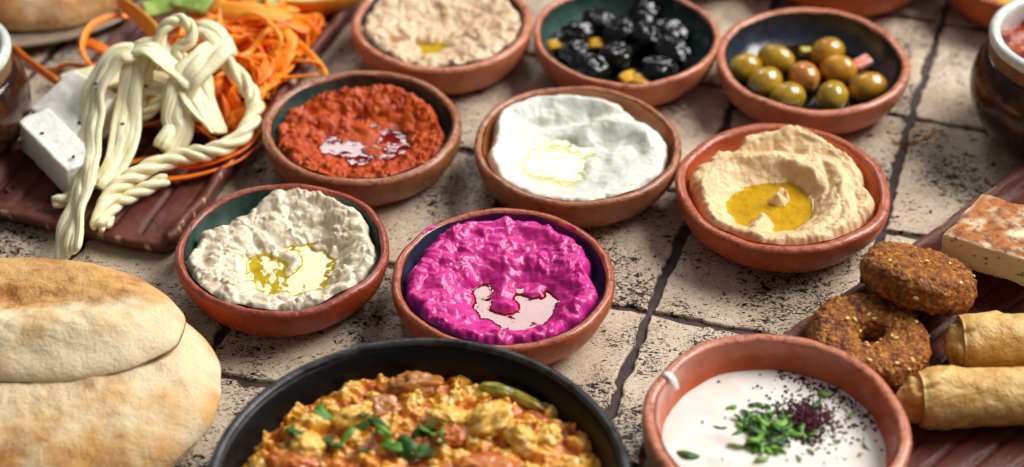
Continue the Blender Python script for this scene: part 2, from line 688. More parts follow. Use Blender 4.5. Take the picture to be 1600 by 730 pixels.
def bowl(label, x, y, Rr, clay_m, glaze_m, H=3.2, rb=3.7, z0=0.8, th=0.6, z=0.0, seed=0, flare=0.0):
    th, rb, H = th + .09 * math.sin(seed * 2.3), rb + .2 * math.sin(seed * 1.7), H + (.1 * math.sin(seed * 3.1) if z == 0 else 0)
    t = empty('clay_bowl', (x, y, z))
    tag(t, label, 'bowl', 'round clay bowls on the table')
    a = np.linspace(0, math.pi / 2, 15)
    pw = 1 - flare
    outer = [(0.01, 0.06), (rb * .6, 0.05), (rb - 0.35, 0.02), (rb - .1, 0.0)]
    outer += [(rb + (Rr - rb) * math.sin(q) ** pw, 0.04 + (H - 0.34) * (1 - math.cos(q)) ** (1.0 - 0.3 * flare)) for q in a]
    rim = [(Rr - th / 2 + th / 2 * math.cos(q), H - 0.28 + 0.28 * math.sin(q)) for q in np.linspace(0.25, math.pi - 0.2, 9)]
    zi = lambda q: z0 + (H - 0.3 - z0) * (1 - math.cos(q)) ** (1.0 - 0.3 * flare)
    inner = [(rb - 0.3 + (Rr - th - rb + 0.3) * math.sin(q) ** pw, zi(q)) for q in a[::-1]] + [(rb * .5, z0), (0.01, z0)]
    V, F = lathe(outer + rim[:1], 120, 0.15, seed, 0.15)
    obj('body', V, F, clay_m, t)
    V, F = lathe(rim, 160, 0.15, seed, 0.15)
    obj('rim', V, F, RIM[clay_m.name], t)
    V, F = lathe(rim[-1:] + inner, 120, 0.15, seed, 0.15)
    obj('inside', V, F, clay_m, t)
    if glaze_m:
        # glazed skin a hair above the inner clay, with a wandering edge
        gi = [(0.01, z0 + .03), (rb * .5, z0 + .03)]
        gi += [(rb - 0.33 + (Rr - th - rb + 0.3) * math.sin(q) ** pw, zi(q) + 0.02) for q in a]
        V, F = lathe(gi, 120, 0.15, seed, 0.0)
        n = 120
        V = V.reshape(len(gi), n, 3)
        th_ = np.linspace(0, 2 * math.pi, n, endpoint=False)
        V[-1, :, 2] += 0.16 + 0.22 * fbm(np.cos(th_) * 2, np.sin(th_) * 2, seed, 3, seed) 
        V[:, :, 2] += (0.15 * fbm(np.cos(th_) * 1.5 + seed * 3.3, np.sin(th_) * 1.5, 0, 3, seed + 4))[None] * (np.array([q[1] for q in gi])[:, None] / H) ** 2
        obj('glaze', V.reshape(-1, 3), F, glaze_m, t)

    def zin(r):
        rr = np.clip((r - (rb - 0.3)) / (Rr - th - rb + 0.3), 0, 1) ** (1 / pw)
        return np.where(r > Rr - th, 9.0, z0 + (H - 0.3 - z0) * (1 - np.sqrt(1 - rr ** 2)) ** (1.0 - 0.3 * flare))
    return t, zin


B = {}
B['eggplant'] = bowl('clay bowl of tan chunky dip with dark blue glaze, behind the red pepper dip', -4.77, 19.54, 6.2, m_clay_pale, m_glaze_dark, seed=1)
B['black'] = bowl('clay bowl with dark green glaze holding the wrinkled black olives', 7.76, 17.91, 6.33, m_clay_pale, m_glaze_green, seed=2, z0=.7)
B['green'] = bowl('clay bowl with near-black glaze holding the green olives', 20.08, 14.83, 6.46, m_clay_pale, m_glaze_dark, seed=3, z0=.7)
B['pepper'] = bowl('tan clay bowl with dark green glaze holding the red pepper dip', -9.55, 7.25, 6.33, m_clay_brown, m_glaze_green, seed=4)
B['labneh'] = bowl('brown glazed clay bowl holding the white herbed dip in the middle', 4.08, 5.15, 6.54, m_clay_brown, m_glaze_brown, seed=5)
B['hummus'] = bowl('orange terracotta bowl without coloured glaze holding the hummus', 16.6, 0.82, 6.59, m_clay_orange, m_glaze_terra, seed=6)
B['baba'] = bowl('red clay bowl with grey-green glaze holding the pale lumpy eggplant dip beside the pita', -13.54, -5.21, 6.29, m_clay_red, m_glaze_green, seed=7)
B['beet'] = bowl('clay bowl with blue glaze holding the bright magenta beet dip', -0.52, -7.95, 6.52, m_clay_orange, m_glaze_blue, seed=8)
B['tahini'] = bowl('pinkish terracotta bowl of white sauce standing on the right tray', 13.63, -22.37, 6.94, m_clay_pale, m_glaze_terra, H=4.3, z0=1.0, z=1.1, seed=9, rb=3.6)
B['zaatar'] = bowl('terracotta bowl of green herb mix cut by the top edge, behind the green olives', 24.3, 29.2, 6.3, m_clay_orange, m_glaze_terra, seed=10)
B['yellow'] = bowl('terracotta bowl of yellow dip in the top right corner', 36.7, 26.6, 6.3, m_clay_orange, m_glaze_terra, seed=11)
B['far'] = bowl('terracotta bowl barely showing at the top edge above the black olives', 13.1, 32.2, 6.3, m_clay_orange, m_glaze_terra, seed=12)


# ------------------------------------------------------------------ dips
def softmax(a, b, k):
    return np.maximum(a, b) + k * np.log1p(np.exp(-np.abs(a - b) / k))


def dip(name, key, label, fn, mat, oil=None, oilmat=None, N=230, half=6.2, colorfn=None, group='dips served in clay bowls', cat='dip', oilfilter=None, pool=.17):
    t, zin = B[key]
    loc = [q / S for q in t.location]
    cache = {}

    def f(X, Y):
        z = np.maximum(fn(X, Y), np.minimum(zin(np.hypot(X, Y)), 3.0) - 0.25)
        if oil is not None:        # pools are shallow: the floor lies just under the oil
            z = np.where(np.hypot(X, Y) < 5, softmax(z, oil - pool + .05 * fbm(X * 1.5, Y * 1.5, 3, 3, 7), .03), z)
        cache['z'] = z
        return z
    o = height_object(name, f, half, N, mat, None, loc, lambda X, Y, Z: Z > zin(np.hypot(X, Y)) - 0.15, colorfn)
    tag(o, label, cat, group)
    if oil is not None:
        def fo(X, Y):
            z = cache['z']
            k = 0.08
            return softmax(np.full_like(z, oil), z - 0.03, k) - 0.062
        po = height_object('oil_pool', fo, half, N, oilmat, o, None,
                           lambda X, Y, Z: (Z > cache['z'] - 0.03) & (np.hypot(X, Y) < 5.2) & (oilfilter(X, Y) if oilfilter else True))
    return o


def dent(X, Y, Rd, *gaps):
    """outline radius pulled in where the bowl's wall shows: (angle, spread, depth)"""
    th = np.arctan2(Y, X)
    for a, w_, d in gaps:
        q = (th - a + math.pi) % (2 * math.pi) - math.pi
        Rd = Rd - d * np.exp(-(q / w_) ** 2)
    return Rd


def edge(X, Y, top, Rd, wv, zlow, seed, amp=.35, fr=1.0):
    """rounds the mass off at an uneven outline of radius Rd"""
    r = np.hypot(X, Y)
    th = np.arctan2(Y, X)
    Rv = Rd + amp * fbm(np.cos(th) * 1.6 * fr, np.sin(th) * 1.6 * fr, seed, 4, seed)
    k = np.clip((r - (Rv - wv)) / wv, 0, 1.0)
    z = zlow + (top - zlow) * np.sqrt(np.clip(1 - k ** 2.2, 0, 1))
    return np.where(r > Rv, zlow - 1, z)


m_oil = OIL('olive_oil', (0.82, 0.73, 0.17, 1), wave=0.35)
m_oil_green = OIL('olive_oil_green', (0.84, 0.76, 0.18, 1), wave=0.15)
m_oil_pale = OIL('olive_oil_pale', (0.96, 0.94, 0.66, 1), wave=0.2)
m_oil_red = OIL('oil_red', (0.58, 0.15, 0.06, 1), wave=0.4)
m_oil_dark = OIL('oil_dark', (0.45, 0.36, 0.12, 1), wave=0.2)

# hummus: spatula swirls round an oil pool
def f_hummus(X, Y):
    r = np.hypot(X, Y)
    wx = X + .22 * fbm(X * .6, Y * .6, 1, 3, 5)
    wy = Y + .22 * fbm(X * .6, Y * .6, 7, 3, 9)
    z = 1.70 + 1.10 * sstep(1.9, 4.4, np.hypot(wx + 0.9, wy + 1.1))
    sp = np.hypot(wx + .9, wy + 1.0) + 0.22 * np.arctan2(wy + 1.0, wx + .9)
    z += 0.15 * np.abs(np.cos(sp * 2.6 + .5 * fbm(X * .8, Y * .8, 4, 2, 77))) ** .7 * sstep(2.0, 3.4, np.hypot(wx + .9, wy + 1))
    z += stroke(wx, wy, [(-4.9, 2.4), (-3.2, 3.9), (-.6, 4.4), (1.4, 4.9), (3.2, 4.1), (4.7, 2.0)], .55, .50)
    z += stroke(wx, wy, [(-4.2, 1.6), (-2.5, 2.6), (0, 2.6), (1.6, 1.6), (2.2, .1)], .45, .38)
    z += stroke(wx, wy, [(.4, 4.4), (1.0, 5.3), (1.6, 4.9)], .45, .40)
    z += stroke(wx, wy, [(2.4, 3.2), (3.6, 1.0), (3.4, -1.2), (2.4, -2.8)], .35, .22)
    z -= stroke(wx, wy, [(-3.6, 3.0), (-1.2, 3.5), (.8, 3.6), (2.0, 3.0)], .28, .38)
    z -= stroke(wx, wy, [(2.6, 2.6), (2.9, .5), (2.4, -1.4)], .22, .22)
    z += stroke(wx, wy, [(-.7, -.7), (-.2, -.1), (.5, .3)], .5, 1.0) * (1 + .5 * fbm(X * 2.2, Y * 2.2, 4, 3, 81))          # peak standing in the oil
    z += stroke(wx, wy, [(-2.2, -4.0), (-1.6, -3.0), (-1.2, -2.0)], .45, .8)
    z -= stroke(wx, wy, [(-3.8, -1.2), (-1.8, -.6), (.5, .9), (1.5, .1), (1.1, -1.6), (.2, -2.7)], .75, .42)
    z += .09 * ridged(sp * 1.1, np.arctan2(wy + 1.0, wx + .9) * 1.5, 2, 3, 12) * sstep(2.0, 3.2, np.hypot(wx + .9, wy + 1))
    z += 0.10 * fbm(wx * 1.1, wy * 1.1, 3, 4, 2) + 0.035 * ridged(wx * 2.2, wy * 2.2, 0, 3, 8)
    z = edge(X, Y, z + .35, dent(X, Y, 5.7, (2.1, .55, .75), (.05, .35, .45)), .7, 1.6, 3, .55, 1.4)
    return z


m_hummus = MAT('hummus', lin(232, 200, 152), 0.40, [('noise', .8, lin(214, 174, 122), .45, .7), ('noise', 9, lin(196, 150, 96), .68, .78)],
               [('noise', 4, 0.35), ('noise', 16, .12)], sss=.3, sscale=.3, spec=.4)
dip('hummus_dip', 'hummus', 'thick beige hummus swirled round a yellow oil pool', f_hummus, m_hummus, 2.24, m_oil,
    oilfilter=lambda X, Y: np.hypot(X + .9, Y + 1) < 3.6)

# white herbed dip: smooth spoon sweeps
def f_labneh(X, Y):
    wx = X + .25 * fbm(X * .5, Y * .5, 1, 3, 15)
    wy = Y + .25 * fbm(X * .5, Y * .5, 7, 3, 19)
    z = 1.95 + 0.75 * sstep(1.8, 4.8, np.hypot(wx + 1.0, wy + .9))
    z += stroke(wx, wy, [(-5.1, 1.0), (-4.3, 3.4), (-2.0, 4.6), (1.2, 4.4), (3.3, 3.5)], .5, .55)
    z += stroke(wx, wy, [(-.2, .2), (.6, 1.8), (2.4, 2.4), (4.2, 1.4), (4.8, -.8)], .6, .40)
    z -= stroke(wx, wy, [(-3.4, 2.6), (-.4, 3.2), (1.8, 3.3)], .45, .45)
    z -= stroke(wx, wy, [(1.2, .4), (2.4, .9), (3.6, .1), (3.6, -1.6)], .9, .34)
    z -= stroke(wx, wy, [(-3.2, -1.2), (-1.8, -1.3), (-.6, -1.5), (-.4, -2.9)], 1.2, .30)
    z -= stroke(wx, wy, [(-1.6, 1.5), (-.4, .9), (.2, 0)], .4, .30)
    z += stroke(wx, wy, [(.7, -.2), (.9, -1.5), (.3, -3.0)], .5, .20)
    z += 0.05 * fbm(wx * 1.2, wy * 1.2, 3, 4, 22) + 0.03 * ridged(wx * .9, wy * 2.2, 0, 2, 28)
    return edge(X, Y, z + .30, dent(X, Y, 5.8, (.8, .4, .75), (3.0, .3, .3)), .5, 1.7, 13, .40, 1.6)


m_labneh = MAT('herbed_labneh', lin(226, 225, 212), 0.33, [('noise', .7, lin(216, 216, 198), .45, .7), ('noise', 5.5, lin(78, 88, 62), .68, .725), ('noise', 2.6, lin(176, 180, 140), .64, .78)],
               [('noise', 4, .25), ('noise', 16, .1)], sss=.3, sscale=.4, srad=(1, .9, .8), spec=.45)
dip('labneh_dip', 'labneh', 'smooth white herbed yogurt dip with pale oil pool in the central bowl', f_labneh, m_labneh, 2.31, m_oil_pale,
    oilfilter=lambda X, Y: np.hypot(X + 1.4, Y + 1.0) < 3.2)

# beet dip: wet, torn lumps
def f_beet(X, Y):
    wx = X + .35 * fbm(X * .7, Y * .7, 1, 3, 35)
    wy = Y + .35 * fbm(X * .7, Y * .7, 7, 3, 39)
    rr = np.hypot(wx - .6, (wy + 1.3) * 1.15)
    z = 1.60 + 1.15 * sstep(1.6, 4.4, rr)
    z += stroke(wx, wy, [(-4.8, 2.2), (-3.4, 3.9), (-1, 4.8), (2, 4.6), (4.2, 3.0)], .7, .34)
    z += stroke(wx, wy, [(.3, 1.6), (.2, .2), (-.5, -.9), (.3, -1.6), (.6, -2.0)], .62, .62)
    z += stroke(wx, wy, [(2.0, .4), (1.6, -.6)], .5, .4)
    z -= stroke(wx, wy, [(-1.5, .7), (-1.2, -.6), (-1.1, -1.9)], .75, .40)
    z -= stroke(wx, wy, [(1.6, -1.2), (2.2, -2.0), (1.4, -3.0), (.3, -3.1)], .8, .40)
    lump = sstep(1.4, 3.4, rr) * .75 + .25
    rough_ = sstep(-.25, .35, fbm(X * .45, Y * .45, 5, 2, 47))
    z += lump * (0.36 * lumps(wx * .7, wy * .85, 41, .55) + rough_ * (0.22 * lumps(wx * 1.6 + 5, wy * 1.9, 43) + .09 * lumps(wx * 3.6, wy * 3.6, 44)) - .18)
    sp = rr + .3 * np.arctan2(wy + 1.3, wx - .6)
    z += .10 * np.abs(np.cos(sp * 2.3)) ** .8 * sstep(1.8, 3.0, rr) + .02 * ridged(sp * 1.4, np.arctan2(wy + 1.3, wx - .6) * 2, 1, 2, 45) * sstep(1.8, 3.0, rr)
    z += lump * (0.14 * fbm(wx * 1.1, wy * 1.1, 3, 2, 42) + .02 * ridged(wx * 2.6, wy * 2.6, 0, 2, 48))
    return edge(X, Y, z + .28, dent(X, Y, 5.75, (.15, .3, .4), (2.6, .3, .3)), .7, 1.6, 33, .45, 2.0)


m_beet = MAT('beet_dip', lin(210, 40, 140), 0.38, [('noise', 1.0, lin(184, 18, 116), .42, .68), ('noise', 2.5, lin(224, 90, 176), .56, .76), ('noise', 5, lin(90, 6, 60), .71, .78)],
             [('noise', 3, .2), ('noise', 10, .08)], sss=.3, sscale=.3, srad=(1, .25, .6), spec=.5, coat=.12)
dip('beet_dip', 'beet', 'glossy magenta beet dip with oil pools in its middle', f_beet, m_beet, 2.10, m_oil_red,
    oilfilter=lambda X, Y: np.hypot(X - .6, Y + 1.3) < 3.7)

# smoked eggplant dip in front
def f_baba(X, Y):
    wx = X + .3 * fbm(X * .7, Y * .7, 1, 3, 55)
    wy = Y + .3 * fbm(X * .7, Y * .7, 7, 3, 59)
    rr = np.hypot(wx - .5, (wy + .9) * 1.1)
    z = 1.68 + 0.95 * sstep(1.9, 4.5, rr)
    z += stroke(wx, wy, [(-1.6, 4.2), (.4, 4.9), (2.6, 4.3), (4.3, 2.4), (4.9, .2)], .8, .55)
    z -= stroke(wx, wy, [(-4.6, 3.4), (-3.2, 3.9), (-2.2, 3.6)], .8, .6)
    z -= stroke(wx, wy, [(0.1, 2.8), (1.5, 2.7), (2.6, 1.9)], .6, .45)
    z += stroke(wx, wy, [(-.3, .6), (.5, .1), (.8, -.5), (.2, -1.6)], .45, .42)
    z -= stroke(wx, wy, [(-1.9, .5), (-1.3, -.6), (-.5, -.9)], .7, .35)
    z -= stroke(wx, wy, [(1.6, 1.2), (1.9, -.6), (1.2, -2.0), (2.4, -2.2)], .9, .36)
    lump = sstep(1.4, 3.2, rr) * .75 + .25
    rough_ = .25 + .75 * sstep(-.2, .3, fbm(X * .5, Y * .5, 5, 2, 57))
    z += lump * (0.40 * lumps(wx * .9, wy * 1.1, 51, .55) + rough_ * (0.26 * lumps(wx * 2.0 + 5, wy * 2.2, 53) + .11 * lumps(wx * 4.2, wy * 4.2, 54)) - .24)
    z += lump * (0.12 * fbm(wx * 1.1, wy * 1.1, 3, 3, 52))
    return edge(X, Y, z + .38, dent(X, Y, 5.7, (2.45, .5, .9), (.3, .3, .35)), .7, 1.6, 53, .45, 1.6)


m_baba = MAT('smoky_eggplant', lin(230, 214, 186), 0.27, [('noise', .9, lin(208, 188, 154), .45, .68), ('noise', 2.2, lin(240, 232, 214), .52, .68), ('noise', 2.4, lin(132, 112, 92), .65, .76), ('noise', 6.5, lin(84, 84, 62), .72, .78)],
             [('noise', 4, .35), ('noise', 13, .12)], sss=.3, sscale=.35, spec=.5)
dip('eggplant_dip', 'baba', 'pale grey-cream lumpy eggplant dip with broken oil pool next to the pita', f_baba, m_baba, 2.17, m_oil,
    oilfilter=lambda X, Y: np.hypot(X - .5, Y + .9) < 3.4)

# red pepper paste
def f_pepper(X, Y):
    wx = X + .25 * fbm(X * .7, Y * .7, 1, 3, 75)
    wy = Y + .25 * fbm(X * .7, Y * .7, 7, 3, 79)
    rr = np.hypot(wx - .2, (wy + .5))
    z = 1.62 + 0.72 * sstep(1.9, 4.4, rr)
    z += stroke(wx, wy, [(-4.9, 1.0), (-3, 1.3), (-.6, 1.1), (1.0, .7)], .5, .40)
    z -= stroke(wx, wy, [(-4.6, 2.2), (-2.4, 2.6), (.2, 2.4)], .5, .40)
    z += stroke(wx, wy, [(-4, 3.0), (-1, 4.2), (2, 4.2), (4.2, 2.6), (4.9, .2)], .7, .35)
    z -= stroke(wx, wy, [(1.2, .6), (2.4, .4), (2.6, -.9), (1.4, -1.6)], .55, .40)
    z -= stroke(wx, wy, [(-3.6, -1.2), (-1.8, -1.0), (-.6, -1.6), (-.4, -2.6)], .6, .40)
    lump = sstep(1.0, 3.0, rr) * .7 + .3
    rough_ = .3 + .7 * sstep(-.25, .25, fbm(X * .6, Y * .6, 5, 2, 77))
    z += lump * (0.34 * lumps(wx * 1.2, wy * 1.3, 71, .55) + rough_ * (0.22 * lumps(wx * 2.6 + 5, wy * 2.6, 73) + .11 * lumps(wx * 5, wy * 5, 74)) - .24)
    z += lump * 0.10 * fbm(wx * 1.3, wy * 1.3, 3, 3, 72)
    return edge(X, Y, z + .32, dent(X, Y, 5.65, (.45, .4, .6), (1.9, .5, .3)), .6, 1.5, 73, .4, 2.0)


m_pepper = MAT('pepper_paste', lin(190, 76, 5), 0.36, [('noise', 1.0, lin(166, 50, 3), .42, .66), ('noise', 4.5, lin(220, 100, 18), .60, .74), ('noise', 6, lin(120, 14, 12), .66, .74), ('noise', 9, lin(40, 22, 14), .73, .78)],
               [('noise', 5, .4), ('noise', 14, .15)], sss=.05, sscale=.2, spec=.32)
dip('pepper_dip', 'pepper', 'grainy brick-red pepper dip with thin oil streaks', f_pepper, m_pepper, 1.93, m_oil_red,
    oilfilter=lambda X, Y: np.hypot(X - .2, Y + .5) < 3.6)


# tan eggplant dip at the back
def f_egg(X, Y):
    wx = X + .3 * fbm(X * .7, Y * .7, 1, 3, 95)
    wy = Y + .3 * fbm(X * .7, Y * .7, 7, 3, 99)
    rr = np.hypot(wx + .6, wy + 1.2)
    z = 2.05 + 0.65 * sstep(1.2, 4.0, rr)
    z -= stroke(wx, wy, [(-.9, -.8), (-.7, -1.8), (-.5, -2.6)], .9, .85)
    z -= stroke(wx, wy, [(-3.4, -1.0), (-2.9, -1.6)], .5, .7)
    z -= stroke(wx, wy, [(-.2, .6), (2.0, 1.6), (3.2, 2.6)], .6, .5)
    z += stroke(wx, wy, [(-4, 3.0), (-1, 4.2), (2, 4.4), (4.2, 2.6), (4.9, .2)], .7, .35)
    z += 0.30 * lumps(wx * .9, wy * 1.0, 91, .6) + .16 * sstep(-.2, .3, fbm(X * .6, Y * .6, 2, 2, 94)) * lumps(wx * 2.2, wy * 2.2, 92) - .2 + 0.16 * fbm(wx * 1.3, wy * 1.3, 3, 4, 92)
    return edge(X, Y, z + .35, 5.55, .7, 1.6, 93, .45, 2.0)


m_egg = MAT('tan_dip', lin(222, 192, 156), 0.4, [('noise', .9, lin(206, 168, 124), .45, .68), ('noise', 3.2, lin(236, 220, 196), .55, .7), ('noise', 5, lin(120, 96, 70), .68, .76)],
            [('noise', 4, .4)], sss=.3, sscale=.35)
dip('tan_dip', 'eggplant', 'tan chunky dip with small green-gold oil pool at the far edge', f_egg, m_egg, 2.12, m_oil_green, N=170,
    oilfilter=lambda X, Y: (np.hypot(X + .8, Y + 1.8) < 1.9) | (np.hypot(X + 3.1, Y + 1.3) < .9))


def f_flat(level, seed, amp=.12, Rd=5.6):
    def f(X, Y):
        return edge(X, Y, level + amp * fbm(X * 1.2, Y * 1.2, 2, 4, seed), Rd, .5, .8, seed, .3)
    return f


m_zaatar = MAT('herb_mix', lin(120, 118, 52), .7, [('noise', 4, lin(80, 84, 34), .45, .6), ('noise', 8, lin(190, 170, 110), .62, .7)], [('noise', 6, 1.5)])
dip('herb_mix', 'zaatar', 'dry green herb and sesame mix in the bowl at the top edge', f_flat(2.5, 101, .2), m_zaatar, N=120, cat='herb mix')
m_yel = MAT('yellow_dip', lin(206, 160, 40), .25, [('noise', 1, lin(180, 130, 24), .4, .65)], [('noise', 2, .6)], spec=.6)
dip('yellow_dip', 'yellow', 'yellow oily dip in the top right corner bowl', f_flat(2.4, 103), m_yel, N=100)


# white sauce in the front right bowl
def f_tah(X, Y):
    z = 2.5 + .03 * fbm(X * .6, Y * .6, 1, 2, 111)
    wx = X + .3 * fbm(X * .5, Y * .5, 1, 2, 115)
    z += .09 * np.cos(np.hypot(wx + 3, Y + 1) * 3.2) * np.exp(-((X + 3.2) ** 2 + (Y - .4) ** 2) / 5)
    z += .06 * np.exp(-((X - .4) ** 2 + (Y + 2.0) ** 2) / 4)
    return z


m_tah = MAT('white_sauce', lin(240, 234, 224), .28, [('noise', .6, lin(232, 222, 208), .45, .7)], [('soft', 1.2, .25)], sss=.4, sscale=.4, srad=(1, .9, .8))
dip('white_sauce', 'tahini', 'smooth white sauce under parsley and dark red sumac', f_tah, m_tah, half=6.6, N=120, cat='sauce')

# ------------------------------------------------------------------ olives
m_olive = [MAT('green_olive_%d' % i, c, 0.22, [('noise', .9, d, .4, .66), ('noise', 14, lin(176, 158, 60), .66, .74)], [('noise', 5, .12)], sss=.25, sscale=.25, spec=.55, coat=.45)
           for i, (c, d) in enumerate(((lin(182, 144, 26), lin(150, 112, 14)), (lin(196, 142, 34), lin(164, 112, 20)), (lin(206, 130, 54), lin(170, 108, 32))))]
m_pit = MAT('olive_stem_end', lin(36, 26, 8), .5)
OL = [(15.7, 15.8, 30, 0, 'green olive farthest left in the bowl of green olives'),
      (17.9, 16.9, -20, 0, 'green olive second from the left in the back row of the olive bowl'),
      (16.9, 14.1, 40, 0, 'green olive in front of the leftmost olive of the green olive bowl'),
      (18.2, 12.3, 25, 0, 'green olive with a dark stem end, front left of its bowl'),
      (19.6, 14.8, 100, 2, 'brownish green olive in the middle of the olive bowl'),
      (21.5, 17.7, 20, 1, 'green olive highest at the back of the olive bowl'),
      (22.0, 15.7, -10, 1, 'large oval green olive right of the brownish middle one'),
      (21.2, 12.4, 70, 0, 'green olive nearest the front rim of the olive bowl'),
      (23.7, 13.6, 15, 1, 'yellowish green olive farthest right, below the pink onion piece')]
for i, (x, y, a, k, lab) in enumerate(OL):
    V, F, D = ball(1.28, 1.03, 1.0, 30, 40)
    V[:, 0] *= 1 + .04 * np.sin(i)
    V = V * (1 + .025 * fbm(D[:, 0] * 1.5, D[:, 1] * 1.5, D[:, 2] * 1.5 + i * 4, 2, i)[:, None])
    V[:, 0] -= .10 * np.exp(-((D[:, 1] ** 2 + D[:, 2] ** 2) / .012)) * np.sign(D[:, 0]) * (D[:, 0] < 0)
    V = rot3(V, 0, R(8 * math.sin(i * 2.1)), R(a))
    o = obj('green_olive', V, F, m_olive[k], None, (x, y, 1.72 + .06 * math.sin(i * 3)))
    tag(o, lab, 'olive', 'green olives in the dark glazed bowl')
    if i in (0, 2, 3):
        V, F, D = ball(.13, .16, .16, 8, 10)
        obj('stem_end', rot3(V + np.array([-1.20, 0, -.12]), 0, R(8 * math.sin(i * 2.1)), R(a)), F, m_pit, o)


def disc_liquid(name, label, key, level, rad, mat, cat, amp=0.0, seed=0):
    t, zin = B[key]
    loc = [q / S for q in t.location]
    o = height_object(name, lambda X, Y: level + amp * fbm(X * .8, Y * .8, 1, 2, seed), rad + .2, 70, mat, None, loc, lambda X, Y, Z: np.hypot(X, Y) < rad)
    return tag(o, label, cat)


disc_liquid('olive_brine', 'dark shiny oil pooled under the green olives', 'green', 1.18, 4.75, m_oil_dark, 'oil', .02, 3)
disc_liquid('olive_brine', 'oil pooled under the wrinkled black olives', 'black', 1.22, 4.85, m_oil_dark, 'oil', .02, 4)
m_onion = MAT('pink_onion', lin(226, 130, 110), .3, [('noise', 2, lin(238, 190, 176), .4, .6)], sss=.3)
V, F = rbox(.62, .42, .28, .12, 8)
tag(obj('onion_piece', V, F, m_onion, None, (23.7, 16.4, 1.75), (.2, -.2, .5), fix=True), 'small pink onion piece at the back right of the green olives', 'onion')
m_pick = MAT('pickle', lin(190, 176, 70), .3, sss=.3)
V, F = rbox(.45, .3, .25, .12, 8)
tag(obj('pickle_piece', V, F, m_pick, None, (20.1, 18.2, 1.5), (.1, .2, .3), fix=True), 'small yellow-green pickle piece behind the green olives', 'pickle')

m_black = MAT('black_olive', lin(9, 7, 8), 0.11, [('noise', 1.2, lin(22, 12, 13), .5, .7)], [('warp', 1.5, .45)], spec=.55)
BL = [(6.2, 21.3, 'black olive at the back left of its bowl'), (9.4, 22.4, 'black olive highest at the back of its bowl'),
      (10.9, 20.1, 'black olive at the back right of its bowl'), (7.4, 19.7, 'black olive with a broad wet shine in the middle of the bowl'),
      (9.1, 19.4, 'black olive right of the centre of its bowl'), (4.3, 19.8, 'black olive above the yellow piece at the left rim'),
      (4.3, 17.6, 'black olive between the yellow piece and the front left rim'), (5.3, 15.8, 'large flattened black olive at the front left of its bowl'),
      (7.0, 16.9, 'black olive at the front centre behind the yellow slices'), (10.9, 17.7, 'pointed black olive by the right wall of its bowl'),
      (9.8, 15.5, 'black olive with a rolled edge nearest the front right rim')]
for i, (x, y, lab) in enumerate(BL):
    V, F, D = ball(1.5, 1.22, 1.0, 44, 60)
    q = i * 5.3
    wr = ridged(D[:, 0] * 1.3 + q, D[:, 1] * 1.3, D[:, 2] * 1.3, 2, i)
    V = V * (1 + .11 * fbm(D[:, 0] * 1.2 + q, D[:, 1] * 1.2, D[:, 2] * 1.2, 2, i + 3) + .12 * (wr - .3))[:, None]
    V = rot3(V, R(20 * math.sin(i)), R(20 * math.cos(i * 2)), i * 1.3)
    tag(obj('black_olive', V, F, m_black, None, (x, y, 1.75 + (.25 if i in (3, 4, 8) else 0))), lab, 'olive', 'wrinkled black olives in the green glazed bowl')
m_yb = MAT('yellow_pepper', lin(226, 160, 20), .25, [('noise', 2, lin(236, 190, 70), .45, .65)], sss=.3, coat=.3)
for i, (x, y, a, lab) in enumerate(((3.2, 18.9, .3, 'yellow piece at the left rim of the black olives'), (6.0, 19.0, .1, 'yellow piece between the black olives at the back'),
                                   (7.9, 15.0, .7, 'pale yellow slice at the front of the black olives'), (8.7, 14.5, -.3, 'deep yellow slice nearest the front rim of the black olive bowl'))):
    V, F = rbox(.75, .42, .16, .1, 9)
    V[:, 2] += .12 * np.cos(V[:, 0] * 2.5)
    tag(obj('yellow_slice', V, F, m_yb, None, (x, y, 1.55), (.25, .1, a), fix=True), lab, 'pepper slice', 'yellow slices among the black olives')


